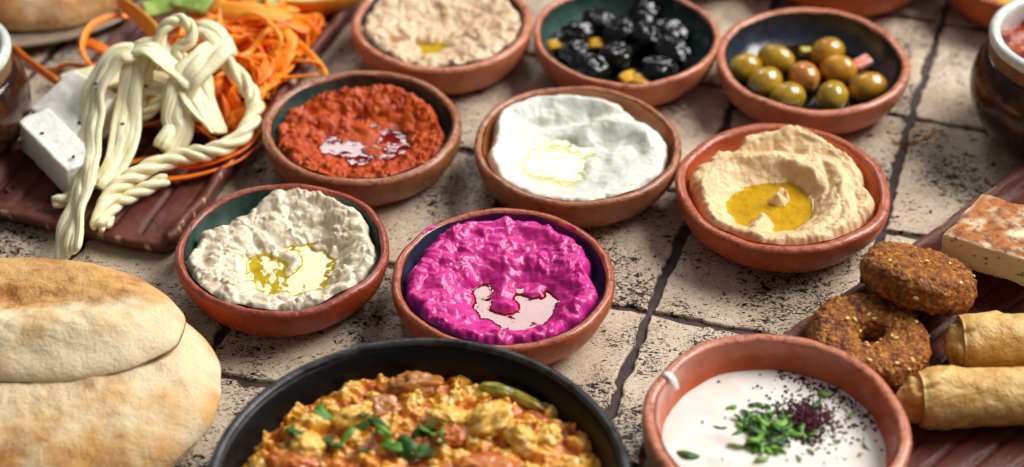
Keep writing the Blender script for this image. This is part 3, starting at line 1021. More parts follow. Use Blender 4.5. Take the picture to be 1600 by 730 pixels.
# ------------------------------------------------------------------ trays
def tray(label, corner, l, wd, L, W, seed, lips, floor=1.0, m=None, groove=1.75, tilt=0.0):
    """corner: the visible corner; l and wd: unit axes along its length and width"""
    nl, nw = 190, 110
    rc = 1.5
    a, b = np.meshgrid(np.linspace(-W / 2, W / 2, nw), np.linspace(-L / 2, L / 2, nl), indexing='ij')
    hx, hy = W / 2 - rc, L / 2 - rc
    qx, qy = np.clip(a, -hx, hx), np.clip(b, -hy, hy)
    dx, dy = a - qx, b - qy
    mx = np.maximum(np.abs(dx), np.abs(dy))
    ln = np.hypot(dx, dy) + 1e-9
    e = rc - mx
    px, py = qx + dx * mx / ln, qy + dy * mx / ln
    wob = .22 * fbm(px * .25, py * .25, seed, 3, seed) * (1 - sstep(0, 1.5, e))
    px = px + wob * np.sign(px)
    py = py + wob * np.sign(py)
    g = px + .35 * fbm(px * .12, py * .09, seed, 2, seed + 2) + tilt * py
    ph = (g / groove) % 1.0
    gr = np.exp(-((ph - .5) / .075) ** 2)
    inner = sstep(.35, 1.1, e)
    z = floor + .10 * fbm(px * .5, py * .5, seed, 3, seed + 5) - .30 * gr * inner 
    lip_l, lip_r, lip_f, lip_b = lips
    wl = np.where(dx < 0, lip_l, np.where(dx > 0, lip_r, 0)) * (np.abs(dx) >= np.abs(dy)) + np.where(dy < 0, lip_f, np.where(dy > 0, lip_b, 0)) * (np.abs(dy) > np.abs(dx))
    z = z + wl * (1 - sstep(.15, 1.35, e)) * (1 + .25 * fbm(px * .4, py * .4, seed + 3, 3, 9))
    z = z - .25 * np.clip(.35 - e, 0, 1) ** 1.0
    V = np.stack([px, py, z], -1).reshape(-1, 3)
    F = gridfaces(nw, nl).tolist()
    idx = np.arange(nw * nl).reshape(nw, nl)
    per = np.concatenate([idx[:-1, 0], idx[-1, :-1], idx[:0:-1, -1], idx[0, :0:-1]])
    base = V[per]
    nrm = base[:, :2] / (np.array([W, L]) / 2)
    rings = [per]
    k = len(V)
    cols = np.tile(np.array([lin(94, 48, 40)]), (len(V), 1))
    cols[:] = np.array(lin(94, 48, 40)) * (1 + .25 * fbm(V[:, 0] * .6, V[:, 1] * .6, 3, 3, seed)[:, None])
    ed = e.ravel()
    chip = (fbm(V[:, 0] * .8, V[:, 1] * .8, 9, 3, seed + 7) > .30) & (ed < .12)
    cols[chip] = lin(214, 180, 148)
    worn = sstep(.35, .0, ed) * .35
    cols = cols * (1 - worn[:, None]) + np.array(lin(150, 100, 78)) * worn[:, None]
    zs = base[:, 2]
    for f_, ins in ((.72, -.10), (.35, .10), (.03, .55)):
        P = base.copy()
        d = base[:, :2] / np.linalg.norm(base[:, :2], axis=1)[:, None]
        P[:, :2] -= d * ins
        P[:, 2] = zs * f_
        V = np.vstack([V, P])
        cc = np.tile(np.array([lin(84, 46, 40)]), (len(P), 1)) * (1 + .3 * fbm(P[:, 0], P[:, 1], f_ * 4, 3, seed)[:, None])
        if f_ == .72:
            ch = fbm(P[:, 0] * .7, P[:, 1] * .7, 4, 3, seed + 8) > .36
            cc[ch] = lin(210, 170, 138)
        cols = np.vstack([cols, cc])
        rings.append(np.arange(k, k + len(P)))
        k += len(P)
    n = len(per)
    for A, Bq in zip(rings[:-1], rings[1:]):
        for i in range(n):
            F.append([int(A[i]), int(Bq[i]), int(Bq[(i + 1) % n]), int(A[(i + 1) % n])])
    F.append([int(q) for q in rings[-1]])
    cols[:, 3] = 1
    # local axes: x = width, y = length; the corner is local (-W/2, -L/2) or (W/2, -L/2)
    lx, ly = l
    sgn = 1 if (wd[0] * ly - wd[1] * lx) > 0 else -1          # width axis to the right of the length axis
    rx, ry = ly, -lx
    cx = corner[0] + (rx * W / 2 * sgn) + lx * L / 2
    cy = corner[1] + (ry * W / 2 * sgn) + ly * L / 2
    o = obj('clay_tray', V, F, m, None, (cx, cy, 0), (0, 0, math.atan2(-lx, ly)), colors=np.clip(cols, 0, 1))
    return tag(o, label, 'tray', 'ridged burgundy clay trays')


m_tray = MAT('burgundy_clay', lin(94, 48, 40), .46, [('noise', 1.2, lin(70, 34, 32), .62, .8), ('noise', 7, lin(132, 84, 70), .70, .8)], [('noise', 2, .8), ('noise', 9, .25)], attr='tone',
             rvar=('noise', .9, .28, .4, .65), spec=.22)
tray('ridged burgundy clay tray under the cheeses and shredded carrot', (-20.6, -3.0), (.325, .946), (-.946, .325), 33, 14.2, 3, (.55, .85, .25, .5), m=m_tray)
tray('ridged burgundy clay tray under the falafel, rolls and white sauce', (6.2, -20.6), (.715, .699), (.699, -.715), 42, 19, 5, (.75, .5, .3, .5), m=m_tray, groove=1.6)


# ------------------------------------------------------------------ brown glazed pots
m_potg = MAT('brown_glaze', lin(48, 22, 12), .12, [('noise', .5, lin(92, 46, 20), .45, .65), ('noise', .35, lin(30, 18, 16), .5, .7)], [('noise', .8, .6)], coat=.1, spec=.35)
m_potrim = MAT('white_glaze', lin(214, 220, 210), .15, [('noise', 2, lin(190, 200, 190), .5, .7)], coat=.5)
m_potband = MAT('tan_band', lin(140, 104, 62), .5, [('noise', 9, lin(80, 52, 26), .48, .6)], [('noise', 10, .6)])
m_amber = MAT('amber_glaze', lin(150, 84, 16), .12, [('noise', .8, lin(70, 34, 14), .45, .6)], coat=.6)
m_stew = MAT('stew', lin(150, 50, 22), .25, [('noise', 1.2, lin(190, 90, 40), .5, .65), ('noise', 3, lin(90, 24, 12), .55, .7)], [('noise', 2, 2.0)], spec=.6)


def pot(label, x, y, rz, seed, stew):
    t = empty('stew_pot', (x, y, 0), rz)
    tag(t, label, 'pot', 'brown glazed pots with white rims')
    a = np.linspace(0, 1, 22)
    body = [(0.01, 0.15), (3.0, .1), (3.4, 0.0), (3.7, .2)]
    body += [(3.7 + 2.1 * math.sin(q * math.pi * .80) ** .8, .2 + 6.0 * q) for q in a[1:]]
    V, F = lathe(body + [(4.85, 6.25)], 90, .08, seed)
    obj('body', V, F, m_potg, t)
    V, F = lathe([(4.86, 6.2), (4.95, 6.35), (4.86, 7.0), (4.84, 7.25)], 90, .03, seed)
    obj('band', V, F, m_potband, t)
    rim = [(4.84, 7.22)] + [(4.75 + .38 * math.cos(q), 7.6 + .42 * math.sin(q)) for q in np.linspace(-.9, math.pi, 12)] + [(4.35, 7.2), (4.3, 6.0), (4.6, 4.5), (3.0, 3.0), (.01, 3.0)]
    V, F = lathe(rim, 90, .04, seed)
    obj('rim', V, F, m_potrim, t)
    # loop handle at the shoulder
    p = resample([(-4.6, 0, 7.0), (-5.3, 0, 7.1), (-6.1, 0, 6.5), (-6.3, 0, 5.4), (-5.9, 0, 4.4), (-5.3, 0, 3.9)], .15)
    th = np.linspace(0, 2 * math.pi, 14, endpoint=False)
    V, F = sweep(p, lambda s, l: np.stack([(.85 + .4 * (1 - s) ** 2) * np.cos(th), .32 * np.sin(th)], -1))
    obj('handle', V, F, m_amber, t)
    o = height_object('stew', lambda X, Y: 6.5 + .5 * fbm(X * .8, Y * .8, 1, 3, seed) + .25 * (1 - worley(X * .9, Y * .9, seed=seed)[0]), 4.5, 70, m_stew, None, (x, y, 0), lambda X, Y, Z: np.hypot(X, Y) < 4.28)
    tag(o, stew, 'stew')


pot('dark brown glazed pot with white rim and amber handle at the right edge', 35.5, 10.3, R(-68), 2, 'red chunky stew in the pot at the right edge')
pot('dark brown glazed pot with white rim at the left edge', -36.7, 8.6, R(20), 3, 'red stew in the pot at the left edge')

# ------------------------------------------------------------------ pita breads and plates
m_plate = MAT('stone_plate', lin(150, 132, 112), .3, [('noise', 1.2, lin(122, 104, 88), .45, .7), ('noise', 10, lin(90, 70, 60), .68, .76)], [('noise', 3, .3)], coat=.3)
m_white_plate = MAT('white_plate', lin(198, 190, 182), .18, [('noise', 1, lin(180, 170, 160), .5, .7)], coat=.5)


def plate(label, x, y, r, mat):
    V, F = lathe([(.01, .12), (r * .55, .1), (r * .62, 0), (r * .66, .15), (r * .85, .45), (r, .95), (r - .02, 1.12), (r - .25, 1.15), (r * .84, .68), (r * .64, .38), (.01, .35)], 110, .05, 3)
    return tag(obj('plate', V, F, mat, None, (x, y, 0)), label, 'plate')


plate('white plate under the two pita breads at the left', -28.0, -15.0, 10.7, m_white_plate)
plate('brownish stone plate with bread in the top left corner', -35.5, 30.2, 10.8, m_plate)


def pita(name, label, x, y, z, a, b, rz, fn_top, fn_bot, colfn, seed, mat):
    nr, nt = 90, 200
    rho = np.sin(np.linspace(0.004, 1, nr) * math.pi / 2)
    th = np.linspace(0, 2 * math.pi, nt, endpoint=False)
    Rr, T = np.meshgrid(rho, th, indexing='ij')
    out = 1 + .05 * fbm(np.cos(T) * 1.2, np.sin(T) * 1.2, seed, 3, seed)
    X, Y = a * Rr * np.cos(T) * out, b * Rr * np.sin(T) * out
    prof = np.sqrt(np.clip(1 - Rr ** 3.2, 0, 1))
    Zt, Zb = fn_top(X, Y, Rr, prof), fn_bot(X, Y, Rr, prof)
    Vt = np.stack([X, Y, Zt], -1).reshape(-1, 3)
    Vb = np.stack([X, Y, np.minimum(Zb, Zt)], -1).reshape(-1, 3)
    F1 = gridfaces(nr, nt, False, True)
    V = np.vstack([Vt, Vb])
    F = F1.tolist() + (F1[:, ::-1] + len(Vt)).tolist()
    F.append(list(range(nt))[::-1])
    cols = np.vstack([colfn(X, Y, Rr, Zt).reshape(-1, 4), np.tile(np.array(lin(214, 178, 126)), (len(Vb), 1))])
    me = make_mesh(name, V, F, True, cols)
    bm = bmesh.new()
    bm.from_mesh(me)
    bmesh.ops.remove_doubles(bm, verts=bm.verts, dist=2e-6)
    bm.to_mesh(me)
    bm.free()
    return tag(obj(name, me, None, mat, None, (x, y, z), (0, 0, rz)), label, 'bread')


m_bread = MAT('pita_crust', lin(226, 196, 150), .62, [('noise', 9, lin(236, 212, 172), .55, .75), ('noise', 6, lin(176, 112, 50), .66, .8), ('noise', 17, lin(140, 84, 36), .72, .8)], [('noise', 1.6, 1.4), ('noise', 5, .8), ('noise', 16, .35)], attr='tone', sss=.2, sscale=.3, spec=.3)


def lerp(c1, c2, f):
    f = np.clip(f, 0, 1)[..., None]
    return np.array(c1) * (1 - f) + np.array(c2) * f


CREAM, TAN, BROWN = lin(242, 220, 178), lin(224, 166, 88), lin(164, 88, 26)


def low_top(X, Y, q, prof):
    return 0.6 + 2.5 * prof + .07 * lumps(X * .8, Y * .8, 61) * prof - .9 * (np.clip(-Y, 0, 9) / 9) ** 1.5 + .16 * fbm(X * .35, Y * .35, 2, 3, 4) + .05 * fbm(X * 1.3, Y * 1.3, 2, 3, 5) * prof


def low_col(X, Y, q, Z):
    f = sstep(-.1, 1.4, fbm(X * .3, Y * .3, 4, 5, 11, .62) * .9 + sstep(0, -7, Y) * .9)
    c = lerp(CREAM, TAN, f)
    g = sstep(.25, 1.3, fbm(X * .45, Y * .45, 8, 5, 13, .65) * .9 + sstep(-2.0, -7, Y) * .8)
    rim = sstep(.90, .99, q) * sstep(.1, .5, fbm(X * .3, Y * .3, 2, 2, 19) + .25)
    return lerp(lerp(c, TAN, rim * .8), BROWN, g * .6)


pita('pita_bread', 'lower pita bread with browned front, sticking out beneath the folded one', -25.9, -16.6, .95, 9.7, 8.6, 0, low_top, lambda X, Y, q, p: .55 - .5 * p + .0 * X, low_col, 2, m_bread)


def top_top(X, Y, q, prof):
    z = .7 + 1.25 * prof
    z += stroke(X, Y, [(-9, -2.4), (-4, -2.6), (0, -2.5), (4, -1.8), (7.5, -.3)], 1.3, .75) * prof
    z -= stroke(X, Y, [(-9, .6), (-4, .4), (0, .7), (4, 1.2)], 1.3, .65) * prof
    z += .10 * lumps(X * .9, Y * .9, 66) * prof + .22 * fbm(X * .35, Y * .35, 2, 3, 6) * prof + .06 * fbm(X * 1.4, Y * 1.4, 2, 3, 7) * prof
    return z


def top_col(X, Y, q, Z):
    lipd, _ = pdist(X, Y, [(-10, -.6), (-4, -.6), (0, -.3), (4, .4), (8.6, 1.6)])
    far = sstep(-.9, .9, Y - np.interp(X, [-10, -4, 0, 4, 8.6], [-.6, -.5, -.2, .5, 1.7]) + .5 * fbm(X * .5, Y * .5, 3, 3, 21))
    c = lerp(lerp(CREAM, TAN, sstep(.05, .6, fbm(X * .35, Y * .35, 6, 3, 22)) * .5), TAN, far * .85)
    return lerp(c, BROWN, far * sstep(-.25, .7, fbm(X * .4, Y * .55, 3, 5, 25, .65)) * .7)


pita('pita_bread', 'folded pita bread with toasted far side, lying on top of the other pita', -27.4, -12.9, 3.4, 9.3, 5.1, R(-5), top_top, lambda X, Y, q, p: .5 - .4 * p + .0 * X, top_col, 5, m_bread)
pita('flat_bread', 'browned flat bread on the plate in the top left corner', -34.5, 29.8, 1.0, 9.2, 8.0, 0, low_top, lambda X, Y, q, p: .55 - .5 * p, lambda X, Y, q, Z: lerp(low_col(X, Y, q, Z), BROWN, sstep(-.3, .5, fbm(X * .35, Y * .35, 4, 4, 31)) * .7), 8, m_bread)

# ------------------------------------------------------------------ cheeses on the left tray
m_cheese = MAT('string_cheese', lin(250, 238, 194), .34, [('noise', .7, lin(246, 228, 158), .5, .75)], [('noise', 5, .25), ('noise', 14, .1)], sss=.25, sscale=.35, srad=(1, .85, .5), spec=.45)
m_feta = MAT('white_cheese', lin(246, 244, 234), .5, [('noise', 2, lin(232, 228, 212), .55, .7)], [('noise', 3, .5), ('noise', 12, .2)], sss=.4, sscale=.4, srad=(1, .9, .75))
TH = np.linspace(0, 2 * math.pi, 96, endpoint=False)


def frames(P):
    T = np.gradient(P, axis=0)
    T /= np.linalg.norm(T, axis=1)[:, None] + 1e-9
    a = np.array([0, 0, 1.0]) if abs(T[0][2]) < .9 else np.array([0, 1.0, 0])
    A, Bn = [], []
    for t in T:
        a = a - t * (a @ t)
        a = a / np.linalg.norm(a)
        A.append(a)
        Bn.append(np.cross(t, a))
    return np.array(A), np.array(Bn)


def cheese(name, label, path, kind, wd, tk, twist=0.0, ribs=9, seed=0):
    """ropes are plies wound round each other; strips are bundles of flat fibres that part and fray at the ends"""
    P = resample(path, .11)
    A, Bn = frames(P)
    n = len(P)
    s_ = np.linspace(0, 1, n)
    L = np.concatenate([[0], np.cumsum(np.linalg.norm(np.diff(P, axis=0), axis=1))])
    rg_ = np.random.default_rng(seed + 50)
    T = np.linspace(0, 2 * math.pi, 34, endpoint=False)
    VV, FF, k = [], [], 0
    if kind == 'rope':
        plies = 3
        for j in range(plies):
            q = twist * L + j * 2 * math.pi / plies + .35 * np.sin(L * 1.1 + seed)
            rad = wd * .52 * (1 + .12 * np.sin(L * 1.7 + seed + j * 2) + .08 * np.sin(L * 4.1 + j))
            C_ = P + (A * np.cos(q)[:, None] + Bn * np.sin(q)[:, None]) * (wd * .50)
            VV.append((C_, rad, rad * .88, q, 5))
    else:
        nf = max(4, int(round(wd / .13)))
        for j in range(nf):
            o = (j - (nf - 1) / 2) / max(1, nf - 1) * 2
            spread = 1 + .35 * np.clip(np.abs(s_ - .5) * 2 - .55, 0, 1) * rg_.uniform(-.2, 1.2)
            off = o * wd * .82 * spread * (1 + .12 * np.sin(L * .8 + seed)) + .06 * np.sin(L * rg_.uniform(.4, 1.0) + j * 2.1)
            lift = tk * (.18 * np.sin(j * 2.4 + L * .5 + seed) + .15 * np.sin(L * 1.9 + j)) 
            c, sn = np.cos(twist * L), np.sin(twist * L)
            C_ = P + Bn * (off * c - lift * sn)[:, None] + A * (off * sn + lift * c)[:, None]
            m0, m1 = rg_.uniform(0, .05), rg_.uniform(.95, 1)
            keep = (s_ >= m0) & (s_ <= m1)
            rad = wd / nf * rg_.uniform(2.6, 3.4) * (1 + .15 * np.sin(L * 1.3 + j * 3))
            VV.append((C_, rad, np.full(n, tk * rg_.uniform(.5, .75)), twist * L + .3 * np.sin(L * .7 + j), 4))
    out = []
    for C_, ra, rb, q, fr in VV:
        tp = np.minimum(1, np.minimum(.55 + s_ * n / 8, .55 + (1 - s_) * n / 8))
        fib = 1 + .045 * np.cos(fr * 2 * T[None] + 2 * np.sin(L * .5 + fr)[:, None]) + .03 * np.cos(11 * T[None] + L[:, None] * .6)
        x, y = (ra * tp)[:, None] * np.cos(T)[None] * fib, (rb * tp)[:, None] * np.sin(T)[None] * fib
        c, sn = np.cos(q)[:, None], np.sin(q)[:, None]
        if kind != 'rope':
            x, y = x * c - y * sn, x * sn + y * c
            V = C_[:, None] + Bn[:, None] * x[..., None] + A[:, None] * y[..., None]
        else:
            er = A * c + Bn * sn
            et = -A * sn + Bn * c
            V = C_[:, None] + et[:, None] * x[..., None] + er[:, None] * y[..., None]
        V = V + .03 * fbm(V[..., 0] * 2, V[..., 1] * 2, V[..., 2] * 2, 2, seed)[..., None] * np.array([1, 1, 1.0])
        m = len(T)
        out.append(V.reshape(-1, 3))
        FF += (gridfaces(n, m, False, True) + k).tolist()
        FF.append([k + i for i in range(m)])
        FF.append([k + (n - 1) * m + i for i in range(m)][::-1])
        k += n * m
    o = obj(name, np.vstack(out), FF, m_cheese)
    return tag(o, label, 'cheese')


cheese('string_cheese_strip', 'long flat cheese strip hanging over the front edge of the left tray', [(-23.9, 10.4, 6.6), (-25.3, 10.1, 6.4), (-26.4, 8.4, 5.2), (-26.6, 6.8, 4.0), (-26.6, 4.4, 3.2), (-26.4, .4, 2.7), (-26.6, -2.2, 2.3), (-26.5, -4.6, 1.9)], 'strip', .74, .40, .0, 7, 1)
cheese('string_cheese_rope', 'long twisted cheese rope looping round the right of the cheese heap', [(-25.1, -1.9, 1.9), (-24.9, -.2, 2.2), (-24.3, 1.6, 2.4), (-22.8, 3.3, 2.5), (-20.9, 4.6, 2.5), (-19.0, 5.2, 2.5), (-17.3, 6.6, 2.6), (-16.6, 8.8, 3.0), (-16.9, 10.1, 3.6), (-17.9, 11.2, 4.4), (-19.2, 12.5, 5.0), (-20.2, 13.2, 5.6)], 'rope', .60, .6, 1.5, 9, 2)
cheese('string_cheese_rope', 'short twisted cheese rope lying against the long rope in front', [(-21.6, 3.3, 1.75), (-22.8, 2.4, 1.75), (-23.8, 1.5, 1.7), (-24.6, .5, 1.7), (-24.9, -1.4, 1.6)], 'rope', .5, .5, 1.5, 9, 3)
cheese('string_cheese_strip', 'upright cheese strip behind the hanging one, dropping from the peak of the heap', [(-23.8, 10.9, 6.7), (-24.1, 9.4, 6.0), (-24.4, 7.6, 4.3), (-24.5, 5.2, 3.0), (-24.9, 3.4, 2.4), (-25.6, 1.9, 2.0)], 'strip', .62, .30, .05, 6, 4)
cheese('string_cheese_strip', 'flat wide cheese strip sloping right from the peak of the heap', [(-24.3, 10.8, 6.6), (-22.9, 10.5, 6.9), (-21.7, 9.9, 6.1), (-20.2, 9.1, 4.9)], 'strip', .95, .28, .05, 5, 5)
cheese('string_cheese_bundle', 'frayed bundle of cheese strings falling down the middle of the heap', [(-18.6, 11.8, 6.2), (-19.3, 10.8, 6.2), (-20.4, 9.2, 5.8), (-21.0, 8.5, 4.9), (-21.4, 7.3, 3.7), (-21.2, 6.8, 3.1), (-21.9, 5.4, 2.2)], 'strip', .78, .50, .12, 5, 6)
cheese('string_cheese_strip', 'fanned out cheese strip right of the frayed bundle', [(-20.6, 9.8, 5.3), (-20.0, 8.6, 4.4), (-19.3, 7.9, 3.4), (-18.7, 7.0, 2.6)], 'strip', .95, .30, .2, 8, 7)
cheese('string_cheese_rope', 'curled cheese rope forming the ring at the top of the heap', [(-22.4, 10.0, 5.4), (-22.6, 10.8, 6.6), (-22.3, 11.5, 7.6), (-21.4, 12.0, 8.0), (-20.6, 11.6, 7.7), (-20.6, 11.0, 7.0), (-21.4, 10.8, 6.5), (-21.0, 10.3, 6.0), (-20.4, 10.0, 5.5)], 'rope', .46, .5, 1.8, 9, 8)
cheese('string_cheese_rope', 'thin twisted cheese strand hanging below the ring of the heap', [(-23.2, 10.5, 6.2), (-23.3, 9.8, 5.4), (-23.7, 9.0, 4.2), (-23.9, 8.0, 2.8)], 'rope', .42, .4, 1.6, 9, 9)
cheese('string_cheese_rope', 'curved twisted cheese strand under the sloping flat strip', [(-21.3, 9.0, 5.2), (-22.1, 8.5, 4.6), (-22.9, 8.0, 3.9), (-23.7, 7.9, 3.4), (-24.6, 8.6, 3.1)], 'rope', .46, .4, 1.4, 9, 10)
cheese('string_cheese_strip', 'smooth cheese arm at the upper right of the heap', [(-20.6, 13.4, 6.6), (-19.6, 13.0, 6.6), (-18.8, 12.0, 6.3), (-18.4, 11.2, 5.6)], 'strip', .55, .42, .0, 5, 11)
cheese('string_cheese_rope', 'short cheese stub poking out in front of the white cheese block', [(-28.4, .9, 1.75), (-27.6, 1.2, 1.75), (-26.7, 1.5, 1.75)], 'rope', .48, .4, .9, 9, 12)
cheese('string_cheese_strip', 'broad cheese strip hidden low in the middle of the heap', [(-24.9, 10.6, 3.6), (-23.2, 10.3, 4.2), (-21.4, 9.6, 3.9), (-20.2, 8.4, 2.6)], 'strip', 1.3, .5, .1, 5, 13)


def block(name, label, cx, cy, cz, hx, hy, hz, rot, mat, cat, seed, amp=.07, r=.14):
    V, F = rbox(hx, hy, hz, r, 26)
    d = fbm(V[:, 0] * .9, V[:, 1] * .9, V[:, 2] * .9 + seed * 3, 3, seed)
    d2 = fbm(V[:, 0] * 3, V[:, 1] * 3, V[:, 2] * 3 + seed * 3, 2, seed + 2)
    V = V + (V / np.array([hx, hy, hz])) * (amp * d + amp * .3 * d2)[:, None]
    return tag(obj(name, V, F, mat, None, (cx, cy, cz), rot, fix=True), label, cat)


block('white_cheese_block', 'white crumbly cheese block in front at the left of the cheese heap', -28.6, 5.2, 2.35, 3.25, 1.15, 1.2, (0, R(2), R(-52)), m_feta, 'cheese', 1)
block('white_cheese_block', 'white cheese slab leaning behind the front cheese block', -27.9, 9.0, 2.9, 2.6, 2.0, .95, (R(18), R(-6), R(-46)), m_feta, 'cheese', 2)
block('cheese_slice', 'pale flat cheese slice lying behind the strips at the heap left side', -27.0, 13.6, 2.5, 2.9, 1.1, .28, (R(12), R(-8), R(14)), m_cheese, 'cheese', 3, .05, .12)

m_seed = MAT('nigella', lin(14, 13, 14), .45)
V, F, D = ball(.15, .10, .09, 6, 8)
seed_me = make_mesh('nigella_seed', V, F)
NS = [(-26.4, 8.3, 5.55), (-26.3, 8.0, 5.35), (-27.4, 6.6, 3.75), (-29.6, 5.6, 3.62), (-27.2, 3.1, 3.62), (-25.6, 8.6, 2.3), (-25.5, 7.9, 2.2), (-25.4, 7.0, 1.9), (-25.6, 6.2, 1.6), (-24.6, 6.3, 3.85), (-24.1, 8.3, 4.1),
      (-23.4, 9.1, 4.8), (-23.6, 8.6, 3.9), (-21.3, 9.6, 6.15), (-25.2, 5.4, 1.5), (-23.0, 7.0, 1.7), (-31.3, 3.4, 1.15), (-31.7, 2.9, 1.12), (-22.6, 6.8, 1.6), (-24.0, 7.0, 1.7)]
for i, p in enumerate(NS):
    o = obj('nigella_seed', seed_me, None, m_seed, None, p, (0, 0, i * 1.1))
    tag(o, 'tiny black nigella seed sprinkled over the cheeses on the left tray', 'seed', 'black seeds on the cheeses')

# ------------------------------------------------------------------ carrot
m_car = [MAT('carrot_%d' % i, c, .38, [('noise', 1.5, d, .45, .7)], [('noise', 6, .3)], sss=.15, sscale=.2, srad=(1, .5, .15), spec=.45) for i, (c, d) in
         enumerate(((lin(255, 146, 18), lin(246, 118, 8)), (lin(252, 128, 10), lin(236, 100, 4)), (lin(255, 164, 44), lin(250, 138, 18))))]
SQ = np.array([(-1, -1), (-.3, -1.15), (.3, -1.15), (1, -1), (1.08, 0), (1, 1), (.3, 1.15), (-.3, 1.15), (-1, 1), (-1.08, 0)], float)


def carrot(path, wd, tk, tw, k, label, group=None):
    P = resample(path, .22)
    ph = random.random() * 6

    def sec(s, l):
        c, sn = math.cos(tw * l + ph), math.sin(tw * l + ph)
        t = min(1, .3 + s * 5, .3 + (1 - s) * 5)
        x, y = SQ[:, 0] * wd * t, SQ[:, 1] * tk
        return np.stack([x * c - y * sn, x * sn + y * c], -1)
    V, F = sweep(P, sec)
    return tag(obj('carrot_strand', V, F, m_car[k]), label, 'carrot', group)


random.seed(12)
for path, wd, lab in (
        ([(-34.6, 19.7, 1.0), (-33.0, 17.0, 1.6), (-31.0, 14.6, 1.9), (-29.8, 13.4, 1.8)], .26, 'lone carrot strand reaching left across the table above the white cheese'),
        ([(-31.4, 16.2, .9), (-30.2, 16.2, 1.7), (-28.6, 15.8, 1.9), (-26.4, 15.6, 2.0)], .26, 'pale carrot strand lying flat left of the cheese slice'),
        ([(-28.2, 15.2, 2.2), (-28.9, 16.2, 3.0), (-28.6, 18.0, 3.6), (-27.2, 19.4, 3.6), (-26.2, 19.8, 3.2)], .24, 'thin arched carrot strand standing up at the left of the heap'),
        ([(-29.6, 18.6, 2.2), (-27.9, 17.0, 2.6), (-26.2, 15.6, 2.6)], .40, 'thick straight carrot strand crossing the arched one'),
        ([(-27.0, 20.4, 4.2), (-25.2, 18.3, 4.2), (-23.6, 16.2, 4.0)], .50, 'wide carrot strip at the top left of the heap'),
        ([(-16.2, 18.1, 2.9), (-14.6, 17.2, 2.8), (-13.4, 16.2, 2.3), (-12.3, 14.4, 1.9)], .24, 'carrot strand arching over the right lip of the left tray'),
        ([(-16.4, 14.4, 2.0), (-14.8, 14.0, 2.2), (-12.9, 14.2, 2.3)], .26, 'straight carrot strand pointing at the red pepper bowl'),
        ([(-17.0, 16.4, 2.2), (-14.6, 16.0, 2.2), (-13.0, 15.6, 2.2), (-12.4, 14.9, 2.0)], .2, 'short carrot strand beneath the arching one at the right tray lip'),
        ([(-16.2, 7.0, 1.7), (-17.6, 5.2, 1.6), (-20.1, 3.9, 1.55), (-22.6, 3.5, 1.5)], .30, 'carrot strand lying under the long cheese rope'),
        ([(-15.8, 9.5, 1.8), (-17.2, 6.2, 1.9), (-19.8, 4.9, 1.7), (-22.0, 5.0, 1.6)], .32, 'carrot strand between the long rope and the frayed bundle'),
        ([(-24.8, 4.8, 1.6), (-23.2, 5.6, 1.7), (-21.0, 6.2, 1.7), (-18.6, 6.6, 1.7)], .30, 'low carrot strand in front of the black seeds'),
        ([(-25.2, 9.4, 2.6), (-25.1, 8.6, 3.2), (-25.0, 7.9, 3.0)], .2, 'small carrot piece showing between the cheese strips'),
        ([(-16.0, 6.9, 1.95), (-15.6, 7.1, 2.0), (-15.2, 6.9, 2.0)], .16, 'tiny carrot scrap on the right lip of the left tray'),
        ([(-20.5, 19.0, 4.4), (-17.5, 18.4, 4.6), (-14.9, 18.6, 4.0)], .62, 'widest carrot strip pointing right at the top of the heap')):
    carrot(path, wd, .085, .10, random.randrange(3), lab, 'shredded carrot on the left tray')
for i in range(165):
    a = random.random() * 6.28
    rr = math.sqrt(random.random())
    cx, cy = -18.4 + 4.4 * rr * math.cos(a) + .28 * 4.5 * rr * math.sin(a), 16.2 + 7.0 * rr * math.sin(a)
    hz = 1.4 + 4.3 * math.exp(-(((cx + 18.3) / 4.0) ** 2 + ((cy - 17.0) / 4.4) ** 2)) * random.uniform(.3, 1.0)
    if cy < 11:
        hz = min(hz, 2.6)
    hd = random.random() * 6.28
    ln, bend = random.uniform(3.0, 7.0), random.uniform(-1, 1) * .36
    pts = []
    x, y = cx - ln / 2 * math.cos(hd), cy - ln / 2 * math.sin(hd)
    for k in range(6):
        pts.append((x, y, max(1.25, hz + .5 * math.sin(k * 1.1 + i) - .12 * (k - 2.5) ** 2 * random.uniform(.3, 1))))
        hd += bend * .55
        x += ln / 5 * math.cos(hd)
        y += ln / 5 * math.sin(hd)
    # keep strands on the tray side of its right lip
    pts = [(min(px, -20.6 + (py + 3) * .343 - .9), py, pz) for px, py, pz in pts]
    wdt = random.choice((random.uniform(.13, .26), random.uniform(.28, .42), random.uniform(.32, .58)))
    carrot(pts, wdt, .075, random.uniform(-.25, .25), random.randrange(3), '%s carrot strand tangled in the heap %s' % (('thin', 'wide')[wdt > .27], 'at its front by the rope' if cy < 12.5 else ('on its left behind the strips' if cx < -20 else ('on its right over the tray' if cx > -16.2 else 'in its middle'))), 'tangled carrot strands')

